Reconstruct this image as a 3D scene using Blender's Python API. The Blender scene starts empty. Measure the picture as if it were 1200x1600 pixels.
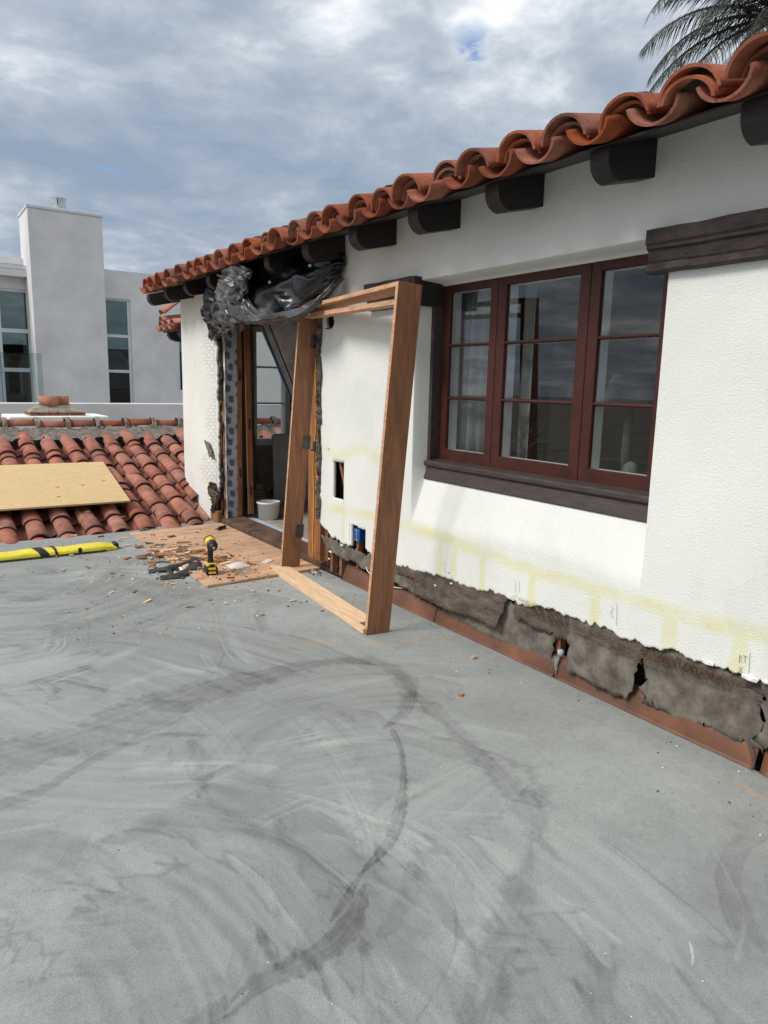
import bpy, bmesh, math, random
import numpy as np
from mathutils import Vector, Matrix

S = bpy.context.scene
col = S.collection
random.seed(7); rng = np.random.default_rng(7)
R_ = math.radians

# ---------------------------------------------------------------- camera
F = 1109.0; EYE = 1.5
u_ = np.array([-758/F, 215/F, -1.0]); u_ /= np.linalg.norm(u_)
w_ = np.array([1673/F, 160/F, -1.0]); w_ -= u_*(w_@u_); w_ /= np.linalg.norm(w_)
up_ = np.cross(w_, u_)
ROT = np.stack([w_, u_, up_])                     # world = ROT @ cam
CAM = np.array([0, 0, EYE])
cd = bpy.data.cameras.new('camera'); cam = bpy.data.objects.new('camera', cd); col.objects.link(cam)
M = Matrix([list(ROT[i]) + [CAM[i]] for i in range(3)] + [[0, 0, 0, 1]])
cam.matrix_world = M
cd.sensor_fit = 'VERTICAL'; cd.sensor_height = 36; cd.lens = F/1600*36
cd.clip_start = .05; cd.clip_end = 2000
S.camera = cam
S.render.resolution_x = 768; S.render.resolution_y = 1024

# ---------------------------------------------------------------- light
SUN = Vector((-.70, .10, .72)).normalized()       # towards the sun
elev = math.asin(SUN.z); azim = math.atan2(SUN.x, SUN.y)
world = bpy.data.worlds.new('World'); S.world = world; world.use_nodes = True
nt = world.node_tree; nt.nodes.clear()
def N(t, **k):
    n = nt.nodes.new(t)
    for a, b in k.items(): setattr(n, a, b)
    return n
L = lambda a, b: nt.links.new(a, b)
out = N('ShaderNodeOutputWorld'); bg = N('ShaderNodeBackground'); bg.inputs[1].default_value = .10
sky = N('ShaderNodeTexSky', sky_type='NISHITA', sun_disc=False, sun_elevation=elev, sun_rotation=azim)
tc = N('ShaderNodeTexCoord'); sx = N('ShaderNodeSeparateXYZ'); L(tc.outputs['Generated'], sx.inputs[0])
def mth(op, a, b=None, c=None, clamp=False):
    n = N('ShaderNodeMath', operation=op, use_clamp=clamp)
    for i, v in enumerate((a, b, c)):
        if v is None: continue
        if hasattr(v, 'links'): L(v, n.inputs[i])
        else: n.inputs[i].default_value = v
    return n.outputs[0]
GAP = tuple((lambda d: d/np.linalg.norm(d))(ROT @ np.array([(738-600)/F, (800-78)/F, -1.0])))   # a small blue gap in the cloud
zc = mth('ADD', mth('MAXIMUM', sx.outputs[2], 0.0), .16)
cx = mth('DIVIDE', sx.outputs[0], zc); cy = mth('DIVIDE', sx.outputs[1], zc)
cv = N('ShaderNodeCombineXYZ'); L(cx, cv.inputs[0]); L(cy, cv.inputs[1]); cv.inputs[2].default_value = 5.7
def noise(vec, scale, detail=8, rough=.55, dist=0.0, node=None):
    n = N('ShaderNodeTexNoise'); L(vec, n.inputs['Vector'])
    n.inputs['Scale'].default_value = scale; n.inputs['Detail'].default_value = detail
    n.inputs['Roughness'].default_value = rough; n.inputs['Distortion'].default_value = dist
    return n.outputs['Fac']
def ramp(fac, pts):
    n = N('ShaderNodeValToRGB'); L(fac, n.inputs[0])
    e = n.color_ramp.elements
    while len(e) < len(pts): e.new(.5)
    for i, (p, c) in enumerate(pts):
        e[i].position = p; e[i].color = (c[0], c[1], c[2], 1) if len(c) == 3 else c
    return n.outputs[0]
n1 = noise(cv.outputs[0], .95, 10, .60, .15)
n2 = noise(cv.outputs[0], 2.9, 9, .60, .25)
n3 = noise(cv.outputs[0], .33, 3, .5, 0)
mixn = mth('ADD', mth('MULTIPLY', n1, .45), mth('ADD', mth('MULTIPLY', n2, .33), mth('MULTIPLY', n3, .22)))
# thicker, brighter cloud deck overhead and towards +x, thinner and bluer towards the horizon
side = mth('MULTIPLY_ADD', mth('ABSOLUTE', sx.outputs[0]), .13, -.055)
high = mth('MULTIPLY_ADD', sx.outputs[2], .30, -.105)
mixn = mth('ADD', mth('MULTIPLY_ADD', mth('SUBTRACT', mixn, .5), 2.75, .5), mth('ADD', side, high))
cloud = ramp(mixn, [(.16, (2.2, 2.85, 3.75)), (.34, (2.9, 3.45, 4.2)), (.47, (3.9, 4.4, 5.0)), (.58, (5.6, 6.05, 6.5)), (.70, (8.1, 8.2, 8.3))])
cover = ramp(mixn, [(-.0, (0, 0, 0)), (.06, (1, 1, 1))])
gap_v = N('ShaderNodeVectorMath', operation='DISTANCE'); L(tc.outputs['Generated'], gap_v.inputs[0]); gap_v.inputs[1].default_value = GAP
gapf = mth('MULTIPLY', mth('SUBTRACT', 1.0, mth('MULTIPLY', gap_v.outputs['Value'], 1/.035), clamp=True), mth('MULTIPLY_ADD', n2, 22.0, -11.2, clamp=True), clamp=True)
cloud2 = N('ShaderNodeMix', data_type='RGBA'); L(gapf, cloud2.inputs[0]); L(cloud, cloud2.inputs[6]); cloud2.inputs[7].default_value = (1.2, 2.3, 4.6, 1); cloud = cloud2.outputs[2]
mx = N('ShaderNodeMix', data_type='RGBA'); L(cover, mx.inputs[0]); L(cloud, mx.inputs[7])
sk2 = N('ShaderNodeMix', data_type='RGBA', blend_type='MULTIPLY'); sk2.inputs[0].default_value = 1
L(sky.outputs[0], sk2.inputs[6]); sk2.inputs[7].default_value = (1, 1, 1, 1)
L(sk2.outputs[2], mx.inputs[6])
L(mx.outputs[2], bg.inputs[0]); L(bg.outputs[0], out.inputs[0])

sd = bpy.data.lights.new('sun', 'SUN'); so = bpy.data.objects.new('sun', sd); col.objects.link(so)
sd.energy = 2.1; sd.angle = R_(20); sd.color = (1, .96, .9)
so.rotation_euler = SUN.to_track_quat('Z', 'Y').to_euler()
S.view_settings.view_transform = 'Standard'; S.view_settings.look = 'None'
S.view_settings.exposure = .42; S.view_settings.gamma = 1; S.view_settings.use_curve_mapping = False
S.render.engine = 'CYCLES'

# ---------------------------------------------------------------- pixel -> place helpers (photo 1200 x 1600)
def ray(px, py): return ROT @ np.array([(px-600)/F, (800-py)/F, -1.0])
def onz(px, py, z=0.0): d = ray(px, py); return Vector(CAM + d*((z-CAM[2])/d[2]))
def onx(px, py, x): d = ray(px, py); return Vector(CAM + d*((x-CAM[0])/d[0]))
def ony(px, py, y): d = ray(px, py); return Vector(CAM + d*((y-CAM[1])/d[1]))

# ---------------------------------------------------------------- numpy value noise
def vnoise(x, y, seed=0):
    r = np.random.default_rng(seed); T = r.random((256, 256))
    xi = np.floor(x).astype(int); yi = np.floor(y).astype(int)
    fx = x-xi; fy = y-yi; fx = fx*fx*(3-2*fx); fy = fy*fy*(3-2*fy)
    a = T[xi & 255, yi & 255]; b = T[(xi+1) & 255, yi & 255]; c = T[xi & 255, (yi+1) & 255]; d = T[(xi+1) & 255, (yi+1) & 255]
    return (a*(1-fx)+b*fx)*(1-fy)+(c*(1-fx)+d*fx)*fy
def fbm(x, y, seed=0, o=4):
    x = np.asarray(x, float); y = np.asarray(y, float)
    s = 0; a = .5; t = 0
    for i in range(o): s = s+a*vnoise(x*2**i+17*i, y*2**i+9*i, seed+i); t += a; a *= .5
    return s/t
def sst(a, b, x):
    t = np.clip((x-a)/(b-a), 0, 1); return t*t*(3-2*t)

# ---------------------------------------------------------------- mesh helpers
class MB:
    def __init__(s): s.v = []; s.f = []; s.m = []; s.cur = 0
    def add(s, vs, fs):
        o = len(s.v); s.v += [tuple(map(float, p)) for p in vs]; s.f += [tuple(i+o for i in f) for f in fs]; s.m += [s.cur]*len(fs); return s
    def box(s, a, b, M=None):
        x0, y0, z0 = a; x1, y1, z1 = b
        vs = [Vector(p) for p in ((x0,y0,z0),(x1,y0,z0),(x1,y1,z0),(x0,y1,z0),(x0,y0,z1),(x1,y0,z1),(x1,y1,z1),(x0,y1,z1))]
        if M is not None: vs = [M @ v for v in vs]
        return s.add(vs, [(0,3,2,1),(4,5,6,7),(0,1,5,4),(1,2,6,5),(2,3,7,6),(3,0,4,7)])
    def bbox(s, a, b, bev=.004, M=None, seg=1):
        bm = bmesh.new(); x0,y0,z0 = a; x1,y1,z1 = b
        bmesh.ops.create_cube(bm, size=1)
        for v in bm.verts: v.co = Vector(((x0+x1)/2+v.co.x*(x1-x0), (y0+y1)/2+v.co.y*(y1-y0), (z0+z1)/2+v.co.z*(z1-z0)))
        bmesh.ops.bevel(bm, geom=list(bm.edges), offset=bev, segments=seg, affect='EDGES', profile=.5)
        bm.verts.ensure_lookup_table()
        vs = [(M @ v.co) if M is not None else v.co.copy() for v in bm.verts]
        fs = [[v.index for v in f.verts] for f in bm.faces]; bm.free()
        return s.add(vs, fs)
    def prism(s, prof, a, b, axes='xz', M=None):
        """profile points swept along the third axis from a to b"""
        n = len(prof); vs = []
        for t in (a, b):
            for p, q in prof:
                v = {'xz': (p, t, q), 'xy': (p, q, t), 'yz': (t, p, q)}[axes]
                v = Vector(v); vs.append(M @ v if M is not None else v)
        fs = [tuple(range(n)), tuple(range(2*n-1, n-1, -1))]+[(i, i+n, (i+1) % n+n, (i+1) % n) for i in range(n)]
        return s.add(vs, fs)
    def tube(s, pts, r, k=6, caps=True):
        pts = [Vector(p) for p in pts]; n = len(pts)
        rr = r if isinstance(r, (list, tuple)) else [r]*n
        vs = []; ref = Vector((.13, .21, .97))
        for i, p in enumerate(pts):
            t = (pts[min(i+1, n-1)]-pts[max(i-1, 0)]).normalized()
            if abs(t.dot(ref)) > .95: ref = Vector((.97, .1, .13))
            a = t.cross(ref).normalized(); b = t.cross(a)
            for j in range(k):
                an = 2*math.pi*j/k; vs.append(p+(a*math.cos(an)+b*math.sin(an))*rr[i])
        fs = [(i*k+j, i*k+(j+1) % k, (i+1)*k+(j+1) % k, (i+1)*k+j) for i in range(n-1) for j in range(k)]
        if caps: fs += [tuple(range(k))[::-1], tuple((n-1)*k+j for j in range(k))]
        return s.add(vs, fs)
    def lathe(s, prof, M=None, k=20):
        vs = []; n = len(prof)
        for r, z in prof:
            for j in range(k):
                a = 2*math.pi*j/k; v = Vector((r*math.cos(a), r*math.sin(a), z)); vs.append(M @ v if M is not None else v)
        fs = [(i*k+j, i*k+(j+1) % k, (i+1)*k+(j+1) % k, (i+1)*k+j) for i in range(n-1) for j in range(k)]
        if prof[0][0] > 1e-5: fs.append(tuple(range(k))[::-1])
        if prof[-1][0] > 1e-5: fs.append(tuple((n-1)*k+j for j in range(k)))
        return s.add(vs, fs)
    def grid(s, P, closed=False):
        nu, nv = P.shape[:2]
        return s.add(P.reshape(-1, 3), [(i*nv+j, (i+1)*nv+j, (i+1)*nv+j+1, i*nv+j+1) for i in range(nu-1) for j in range(nv-1)])
    def build(s, name, mat=None, parent=None, smooth=False, mats=None, loc=None):
        me = bpy.data.meshes.new(name); me.from_pydata(s.v, [], s.f); me.update()
        for m in (mats or [mat]): me.materials.append(m)
        if mats: me.polygons.foreach_set('material_index', s.m)
        if smooth: me.polygons.foreach_set('use_smooth', [True]*len(me.polygons))
        return link(name, me, parent)
def link(name, me, parent=None):
    o = bpy.data.objects.new(name, me); col.objects.link(o)
    if parent is not None:
        o.parent = parent; o.matrix_parent_inverse = parent.matrix_basis.inverted() if parent.parent is None else (parent.parent.matrix_basis @ parent.matrix_parent_inverse @ parent.matrix_basis).inverted()
    return o
def tag(o, label=None, cat=None, group=None, kind=None):
    if label: o['label'] = label
    if cat: o['category'] = cat
    if group: o['group'] = group
    if kind: o['kind'] = kind
    return o
def empty(name, loc, label, cat, group=None, rz=0):
    o = bpy.data.objects.new(name, None); col.objects.link(o); o.empty_display_size = .1
    o.matrix_basis = Matrix.Translation(Vector(loc)) @ Matrix.Rotation(rz, 4, 'Z')
    return tag(o, label, cat, group)
def solid(o, t, off=-1):
    m = o.modifiers.new('thickness', 'SOLIDIFY'); m.thickness = t; m.offset = off; return o

# ---------------------------------------------------------------- materials
def mk(name, c, rough=.6, var=.18, scale=6.0, bump=.15, bscale=60.0, metal=0.0, stretch=(1, 1, 1), rand=0.0, c2=None,
       spec=.4, attr=None, dist=0.0, dirt=None, dirt_scale=3.0, dirt_pos=(.55, .7), bdist=.01, sheen=0.0):
    m = bpy.data.materials.new(name); m.use_nodes = True; t = m.node_tree; n = t.nodes; l = t.links
    p = n['Principled BSDF']; p.inputs['Roughness'].default_value = rough; p.inputs['Metallic'].default_value = metal
    p.inputs['Specular IOR Level'].default_value = spec
    tcn = n.new('ShaderNodeTexCoord'); mp = n.new('ShaderNodeMapping'); mp.inputs['Scale'].default_value = stretch
    l.new(tcn.outputs['Object'], mp.inputs[0]); vec = mp.outputs[0]
    oi = None
    if rand > 0:
        oi = n.new('ShaderNodeObjectInfo'); va = n.new('ShaderNodeVectorMath'); va.operation = 'ADD'
        cb = n.new('ShaderNodeCombineXYZ'); ml = n.new('ShaderNodeMath'); ml.operation = 'MULTIPLY'; ml.inputs[1].default_value = 37.0
        l.new(oi.outputs['Random'], ml.inputs[0]); l.new(ml.outputs[0], cb.inputs[0]); l.new(ml.outputs[0], cb.inputs[1])
        l.new(vec, va.inputs[0]); l.new(cb.outputs[0], va.inputs[1]); vec = va.outputs[0]
    def nz(sc, det=6, ro=.6, di=0.0):
        q = n.new('ShaderNodeTexNoise'); l.new(vec, q.inputs['Vector']); q.inputs['Scale'].default_value = sc
        q.inputs['Detail'].default_value = det; q.inputs['Roughness'].default_value = ro; q.inputs['Distortion'].default_value = di
        return q.outputs['Fac']
    def rp(f, pts):
        q = n.new('ShaderNodeValToRGB'); l.new(f, q.inputs[0]); e = q.color_ramp.elements
        while len(e) < len(pts): e.new(.5)
        for i, (a, b) in enumerate(pts): e[i].position = a; e[i].color = (*b, 1)
        return q.outputs[0]
    def mixc(f, a, b, bt='MIX'):
        q = n.new('ShaderNodeMix'); q.data_type = 'RGBA'; q.blend_type = bt
        for i, v in ((0, f), (6, a), (7, b)):
            if hasattr(v, 'links'): l.new(v, q.inputs[i])
            elif i: q.inputs[i].default_value = (*v, 1)
            else: q.inputs[0].default_value = v
        return q.outputs[2]
    c2 = c2 or tuple(x*(1-var*1.8) for x in c); c1 = tuple(min(1, x*(1+var)) for x in c)
    base = rp(nz(scale, 8, .62, dist), [(.33, c2), (.67, c1)])
    if dirt: base = mixc(rp(nz(dirt_scale, 7, .65, .3), [(dirt_pos[0], (0, 0, 0)), (dirt_pos[1], (1, 1, 1))]), base, dirt)
    if rand > 0:
        hs = n.new('ShaderNodeHueSaturation'); mr = n.new('ShaderNodeMapRange'); mr.inputs[3].default_value = 1-rand; mr.inputs[4].default_value = 1+rand
        l.new(oi.outputs['Random'], mr.inputs[0]); l.new(mr.outputs[0], hs.inputs['Value'])
        m3 = n.new('ShaderNodeMath'); m3.operation = 'MULTIPLY'; m3.inputs[1].default_value = 7.31; l.new(oi.outputs['Random'], m3.inputs[0])
        m4 = n.new('ShaderNodeMath'); m4.operation = 'FRACT'; l.new(m3.outputs[0], m4.inputs[0])
        mr2 = n.new('ShaderNodeMapRange'); mr2.inputs[3].default_value = 1-rand*.9; mr2.inputs[4].default_value = 1+rand*.4
        l.new(m4.outputs[0], mr2.inputs[0]); l.new(mr2.outputs[0], hs.inputs['Saturation']); l.new(base, hs.inputs['Color']); base = hs.outputs[0]
    if attr:
        at = n.new('ShaderNodeAttribute'); at.attribute_name = attr; base = mixc(1.0, base, at.outputs['Color'], 'MULTIPLY')
    l.new(base, p.inputs['Base Color'])
    if bump > 0:
        bp = n.new('ShaderNodeBump'); bp.inputs['Strength'].default_value = bump; bp.inputs['Distance'].default_value = bdist
        l.new(nz(bscale, 5, .6, .2), bp.inputs['Height']); l.new(bp.outputs[0], p.inputs['Normal'])
    return m
def glass(name, tint=(.8, .88, .86), refl=1.0, ior=1.5):
    m = bpy.data.materials.new(name); m.use_nodes = True; t = m.node_tree; n = t.nodes; n.clear(); l = t.links
    o = n.new('ShaderNodeOutputMaterial'); mixs = n.new('ShaderNodeMixShader'); tr = n.new('ShaderNodeBsdfTransparent'); gl = n.new('ShaderNodeBsdfGlossy')
    fr = n.new('ShaderNodeFresnel'); fr.inputs[0].default_value = ior; mu = n.new('ShaderNodeMath'); mu.operation = 'MULTIPLY'; mu.inputs[1].default_value = refl; mu.use_clamp = True
    tr.inputs[0].default_value = (*tint, 1); gl.inputs['Roughness'].default_value = .01
    nzn = n.new('ShaderNodeTexNoise'); nzn.inputs['Scale'].default_value = 2.5; bp = n.new('ShaderNodeBump'); bp.inputs['Strength'].default_value = .04; bp.inputs['Distance'].default_value = .02
    
    ge = n.new('ShaderNodeNewGeometry'); nb_ = n.new('ShaderNodeMath'); nb_.operation = 'SUBTRACT'; nb_.inputs[0].default_value = 1; m2 = n.new('ShaderNodeMath'); m2.operation = 'MULTIPLY'
    l.new(ge.outputs['Backfacing'], nb_.inputs[1]); l.new(fr.outputs[0], mu.inputs[0]); l.new(mu.outputs[0], m2.inputs[0]); l.new(nb_.outputs[0], m2.inputs[1]); l.new(m2.outputs[0], mixs.inputs[0]); l.new(tr.outputs[0], mixs.inputs[1]); l.new(gl.outputs[0], mixs.inputs[2]); l.new(mixs.outputs[0], o.inputs[0])
    return m

m_deck = mk('cement_coating', (.288, .302, .292), .82, .12, 190, .45, 330, attr='col', bdist=.006, spec=.3)
m_stucco = mk('white_stucco', (.815, .815, .77), .9, .04, 1.2, .60, 190, attr='col', bdist=.012, spec=.15, dist=.2)
m_smooth = mk('smooth_plaster', (.78, .78, .73), .9, .04, 3, .3, 60, bdist=.008, spec=.15)
m_tile = mk('terracotta', (.29, .080, .038), .85, .25, 9, .5, 60, rand=.20, dirt=(.11, .05, .036), dirt_scale=9, dirt_pos=(.55, .75), bdist=.006, spec=.3)
m_tile_far = mk('weathered_terracotta', (.38, .145, .10), .75, .20, 9, .35, 45, rand=.15, dirt=(.26, .19, .13), dirt_scale=6, dirt_pos=(.62, .78), bdist=.006, spec=.3)
m_rim = mk('grimy_shaded_tile_end', (.085, .045, .036), .9, .3, 12, .4, 60)  # grime plus painted-in shade for the low ends of the weathered tiles
m_mortar = mk('mortar', (.29, .26, .215), .95, .3, 14, .8, 40, bdist=.02)
m_brown = mk('dark_brown_paint', (.020, .014, .013), .5, .25, 9, .35, 30, stretch=(6, 1, 6), bdist=.006, spec=.45)
m_trim = mk('brown_trim_paint', (.055, .040, .037), .55, .2, 9, .4, 30, stretch=(6, 1, 6), bdist=.006)
m_mould = mk('rough_painted_moulding', (.048, .034, .031), .7, .3, 14, .6, 60, stretch=(1.5, .8, 1.5), bdist=.008)
m_sash = mk('oxblood_sash_paint', (.060, .015, .010), .5, .15, 10, .12, 40, dirt=(.13, .08, .07), dirt_scale=16, dirt_pos=(.72, .78), bdist=.004, spec=.35)
m_white = mk('white_paint', (.72, .73, .72), .5, .05, 8, .1)
m_frame_wood = mk('brown_primed_wood', (.27, .118, .056), .6, .22, 5, .15, 50, stretch=(9, 9, .8), dist=.6, bdist=.003)
m_frame_edge = mk('raw_cedar_wood', (.56, .31, .18), .65, .2, 5, .15, 50, stretch=(9, .8, 9), dist=.6, bdist=.003)
m_pine = mk('pale_pine', (.74, .51, .32), .65, .12, 4, .1, 60, stretch=(12, 1.2, 12), dist=.8, bdist=.003)
m_ply = mk('weathered_plywood', (.60, .37, .23), .75, .2, 3.5, .15, 60, stretch=(1, 5, 5), dirt=(.42, .24, .14), dirt_scale=2.5, dist=.6, bdist=.004)
m_ply2 = mk('yellow_plywood', (.64, .46, .24), .7, .12, 9, .12, 60, stretch=(1.2, 11, 11), dirt=(.42, .25, .10), dirt_scale=7, dirt_pos=(.58, .72), dist=1.2, bdist=.004)
m_stud = mk('old_stud_wood', (.30, .13, .055), .75, .3, 5, .3, 50, stretch=(9, 9, .8), dist=.5, bdist=.004)
m_studred = mk('orange_stud_wood', (.34, .135, .05), .7, .22, 5, .2, 50, stretch=(9, 9, .8), dist=.5, bdist=.004)
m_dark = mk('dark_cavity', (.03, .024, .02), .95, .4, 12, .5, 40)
m_felt = mk('tar_felt', (.155, .138, .112), .9, .30, 11, .35, 30, dirt=(.07, .036, .03), dirt_scale=5, dirt_pos=(.52, .75), bdist=.012)
m_felt2 = mk('brown_tar_felt', (.115, .09, .07), .9, .35, 6, .8, 25, stretch=(1, 1, 3), dirt=(.05, .03, .025), dirt_scale=4, dirt_pos=(.5, .7), bdist=.008)
m_flash = mk('rust_red_flashing', (.17, .066, .032), .55, .3, 3, .15, 30, dirt=(.11, .05, .03), dirt_scale=5, dirt_pos=(.45, .7), bdist=.006, spec=.5)
m_wire = mk('rusty_wire', (.24, .16, .11), .6, .3, 20, 0, metal=.3)
m_wrap = mk('grey_house_wrap', (.50, .56, .64), .5, .12, 8, .4, 25, bdist=.006)
m_greycloth = mk('grey_cotton', (.22, .23, .23), .9, .1, 6, .1)
m_ink = mk('black_ink', (.012, .013, .016), .6, .1, 8, 0)
m_black = mk('black_plastic', (.012, .012, .013), .45, .3, 8, .15, 40)
m_tarpb = mk('black_tarp', (.006, .007, .009), .28, .3, 8, .12, 14, bdist=.02, spec=.6)
m_tarps = mk('silver_tarp', (.24, .25, .255), .30, .35, 9, .12, 14, bdist=.02, metal=.3, spec=.6)
m_tarpg = mk('grey_tarp', (.085, .09, .095), .34, .3, 9, .12, 14, bdist=.02, metal=.25, spec=.6)
m_curtain = mk('milky_plastic', (.30, .29, .27), .35, .2, 5, .3, 14, bdist=.02)
m_rubber = mk('dusty_rubber', (.045, .045, .043), .7, .4, 14, .4, 30)
m_blue = mk('blue_tape', (.02, .07, .22), .5, .1, 8, .05)
m_bluebox = mk('blue_electrical_box', (.012, .075, .30), .4, .1, 8, .05)
m_yellow = mk('yellow_vinyl', (.80, .68, .04), .35, .1, 5, .6, 9, bdist=.02, spec=.5)
m_dyellow = mk('drill_yellow', (.72, .47, .04), .4, .1, 8, .05)
m_thresh = mk('worn_threshold', (.13, .075, .05), .7, .3, 6, .3, 40)
m_grey_st = mk('grey_stucco', (.67, .66, .665), .9, .08, 1.0, .3, 30, bdist=.02, spec=.15)
m_grey_st2 = mk('pale_grey_stucco', (.66, .66, .66), .9, .05, 1.2, .3, 30, bdist=.02, spec=.15)
m_metal = mk('galvanised_metal', (.45, .47, .49), .4, .12, 6, .1, metal=.7)
m_dmetal = mk('dark_steel', (.09, .085, .08), .4, .2, 12, .1, metal=.7)
m_alu = mk('white_aluminium', (.62, .64, .67), .4, .05, 6, 0)
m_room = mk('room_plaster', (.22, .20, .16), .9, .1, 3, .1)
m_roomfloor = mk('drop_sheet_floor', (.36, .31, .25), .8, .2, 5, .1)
m_greypanel = mk('grey_plastic_panel', (.42, .43, .44), .4, .06, 6, .05)
m_bucket = mk('white_bucket_plastic', (.72, .72, .72), .4, .04, 6, 0)
m_bed = mk('old_mortar_bed', (.17, .15, .125), .95, .3, 14, .6, 40)
m_brick = mk('brick', (.22, .075, .045), .9, .3, 12, .5, 40)
m_pot = mk('clay_pot', (.42, .19, .11), .85, .15, 9, .3, 30, dirt=(.25, .12, .08), dirt_scale=4)
m_glass = glass('window_glass', (.90, .92, .92), 2.4)
m_glass2 = glass('tinted_glass', (.34, .40, .37), 1.1)
m_glass3 = glass('rail_glass', (.80, .86, .86), 1.0)
m_rubble = mk('stucco_rubble', (.70, .69, .66), .9, .1, 9, .5, 30)
m_rubbled = mk('dark_rubble', (.12, .11, .10), .9, .3, 9, .5, 30)
m_yellowwire = mk('yellow_cable', (.65, .42, .03), .4, .05, 5, 0)
m_chipw = mk('splintered_wood', (.42, .22, .12), .7, .2, 20, .1, rand=.35)
m_palm = mk('palm_green', (.020, .022, .011), .6, .4, 12, 0)
m_palmd = mk('dry_palm', (.09, .072, .045), .8, .3, 12, 0)
m_trunk = mk('palm_bark', (.12, .09, .065), .95, .3, 12, .8, 20)
m_straw = mk('straw', (.45, .36, .2), .8, .2, 30, 0)
m_twig = mk('twig', (.10, .075, .055), .8, .2, 30, 0)
m_shade = mk('lamp_shade_cloth', (.17, .15, .12), .8, .1, 30, .1)
m_stone = mk('pale_stone', (.20, .19, .17), .8, .15, 12, .2)
m_dust = mk('ground', (.16, .15, .12), .95, .3, .4, .2, 3)
m_whitepk = mk('white_packet', (.75, .68, .66), .4, .1, 20, .2)

# ================================================================= SETTING
W = 2.75
tag(MB().add([(-400, -400, -4.2), (400, -400, -4.2), (400, 400, -4.2), (-400, 400, -4.2)], [(0, 1, 2, 3)]).build('ground', m_dust), kind='structure')

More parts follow.
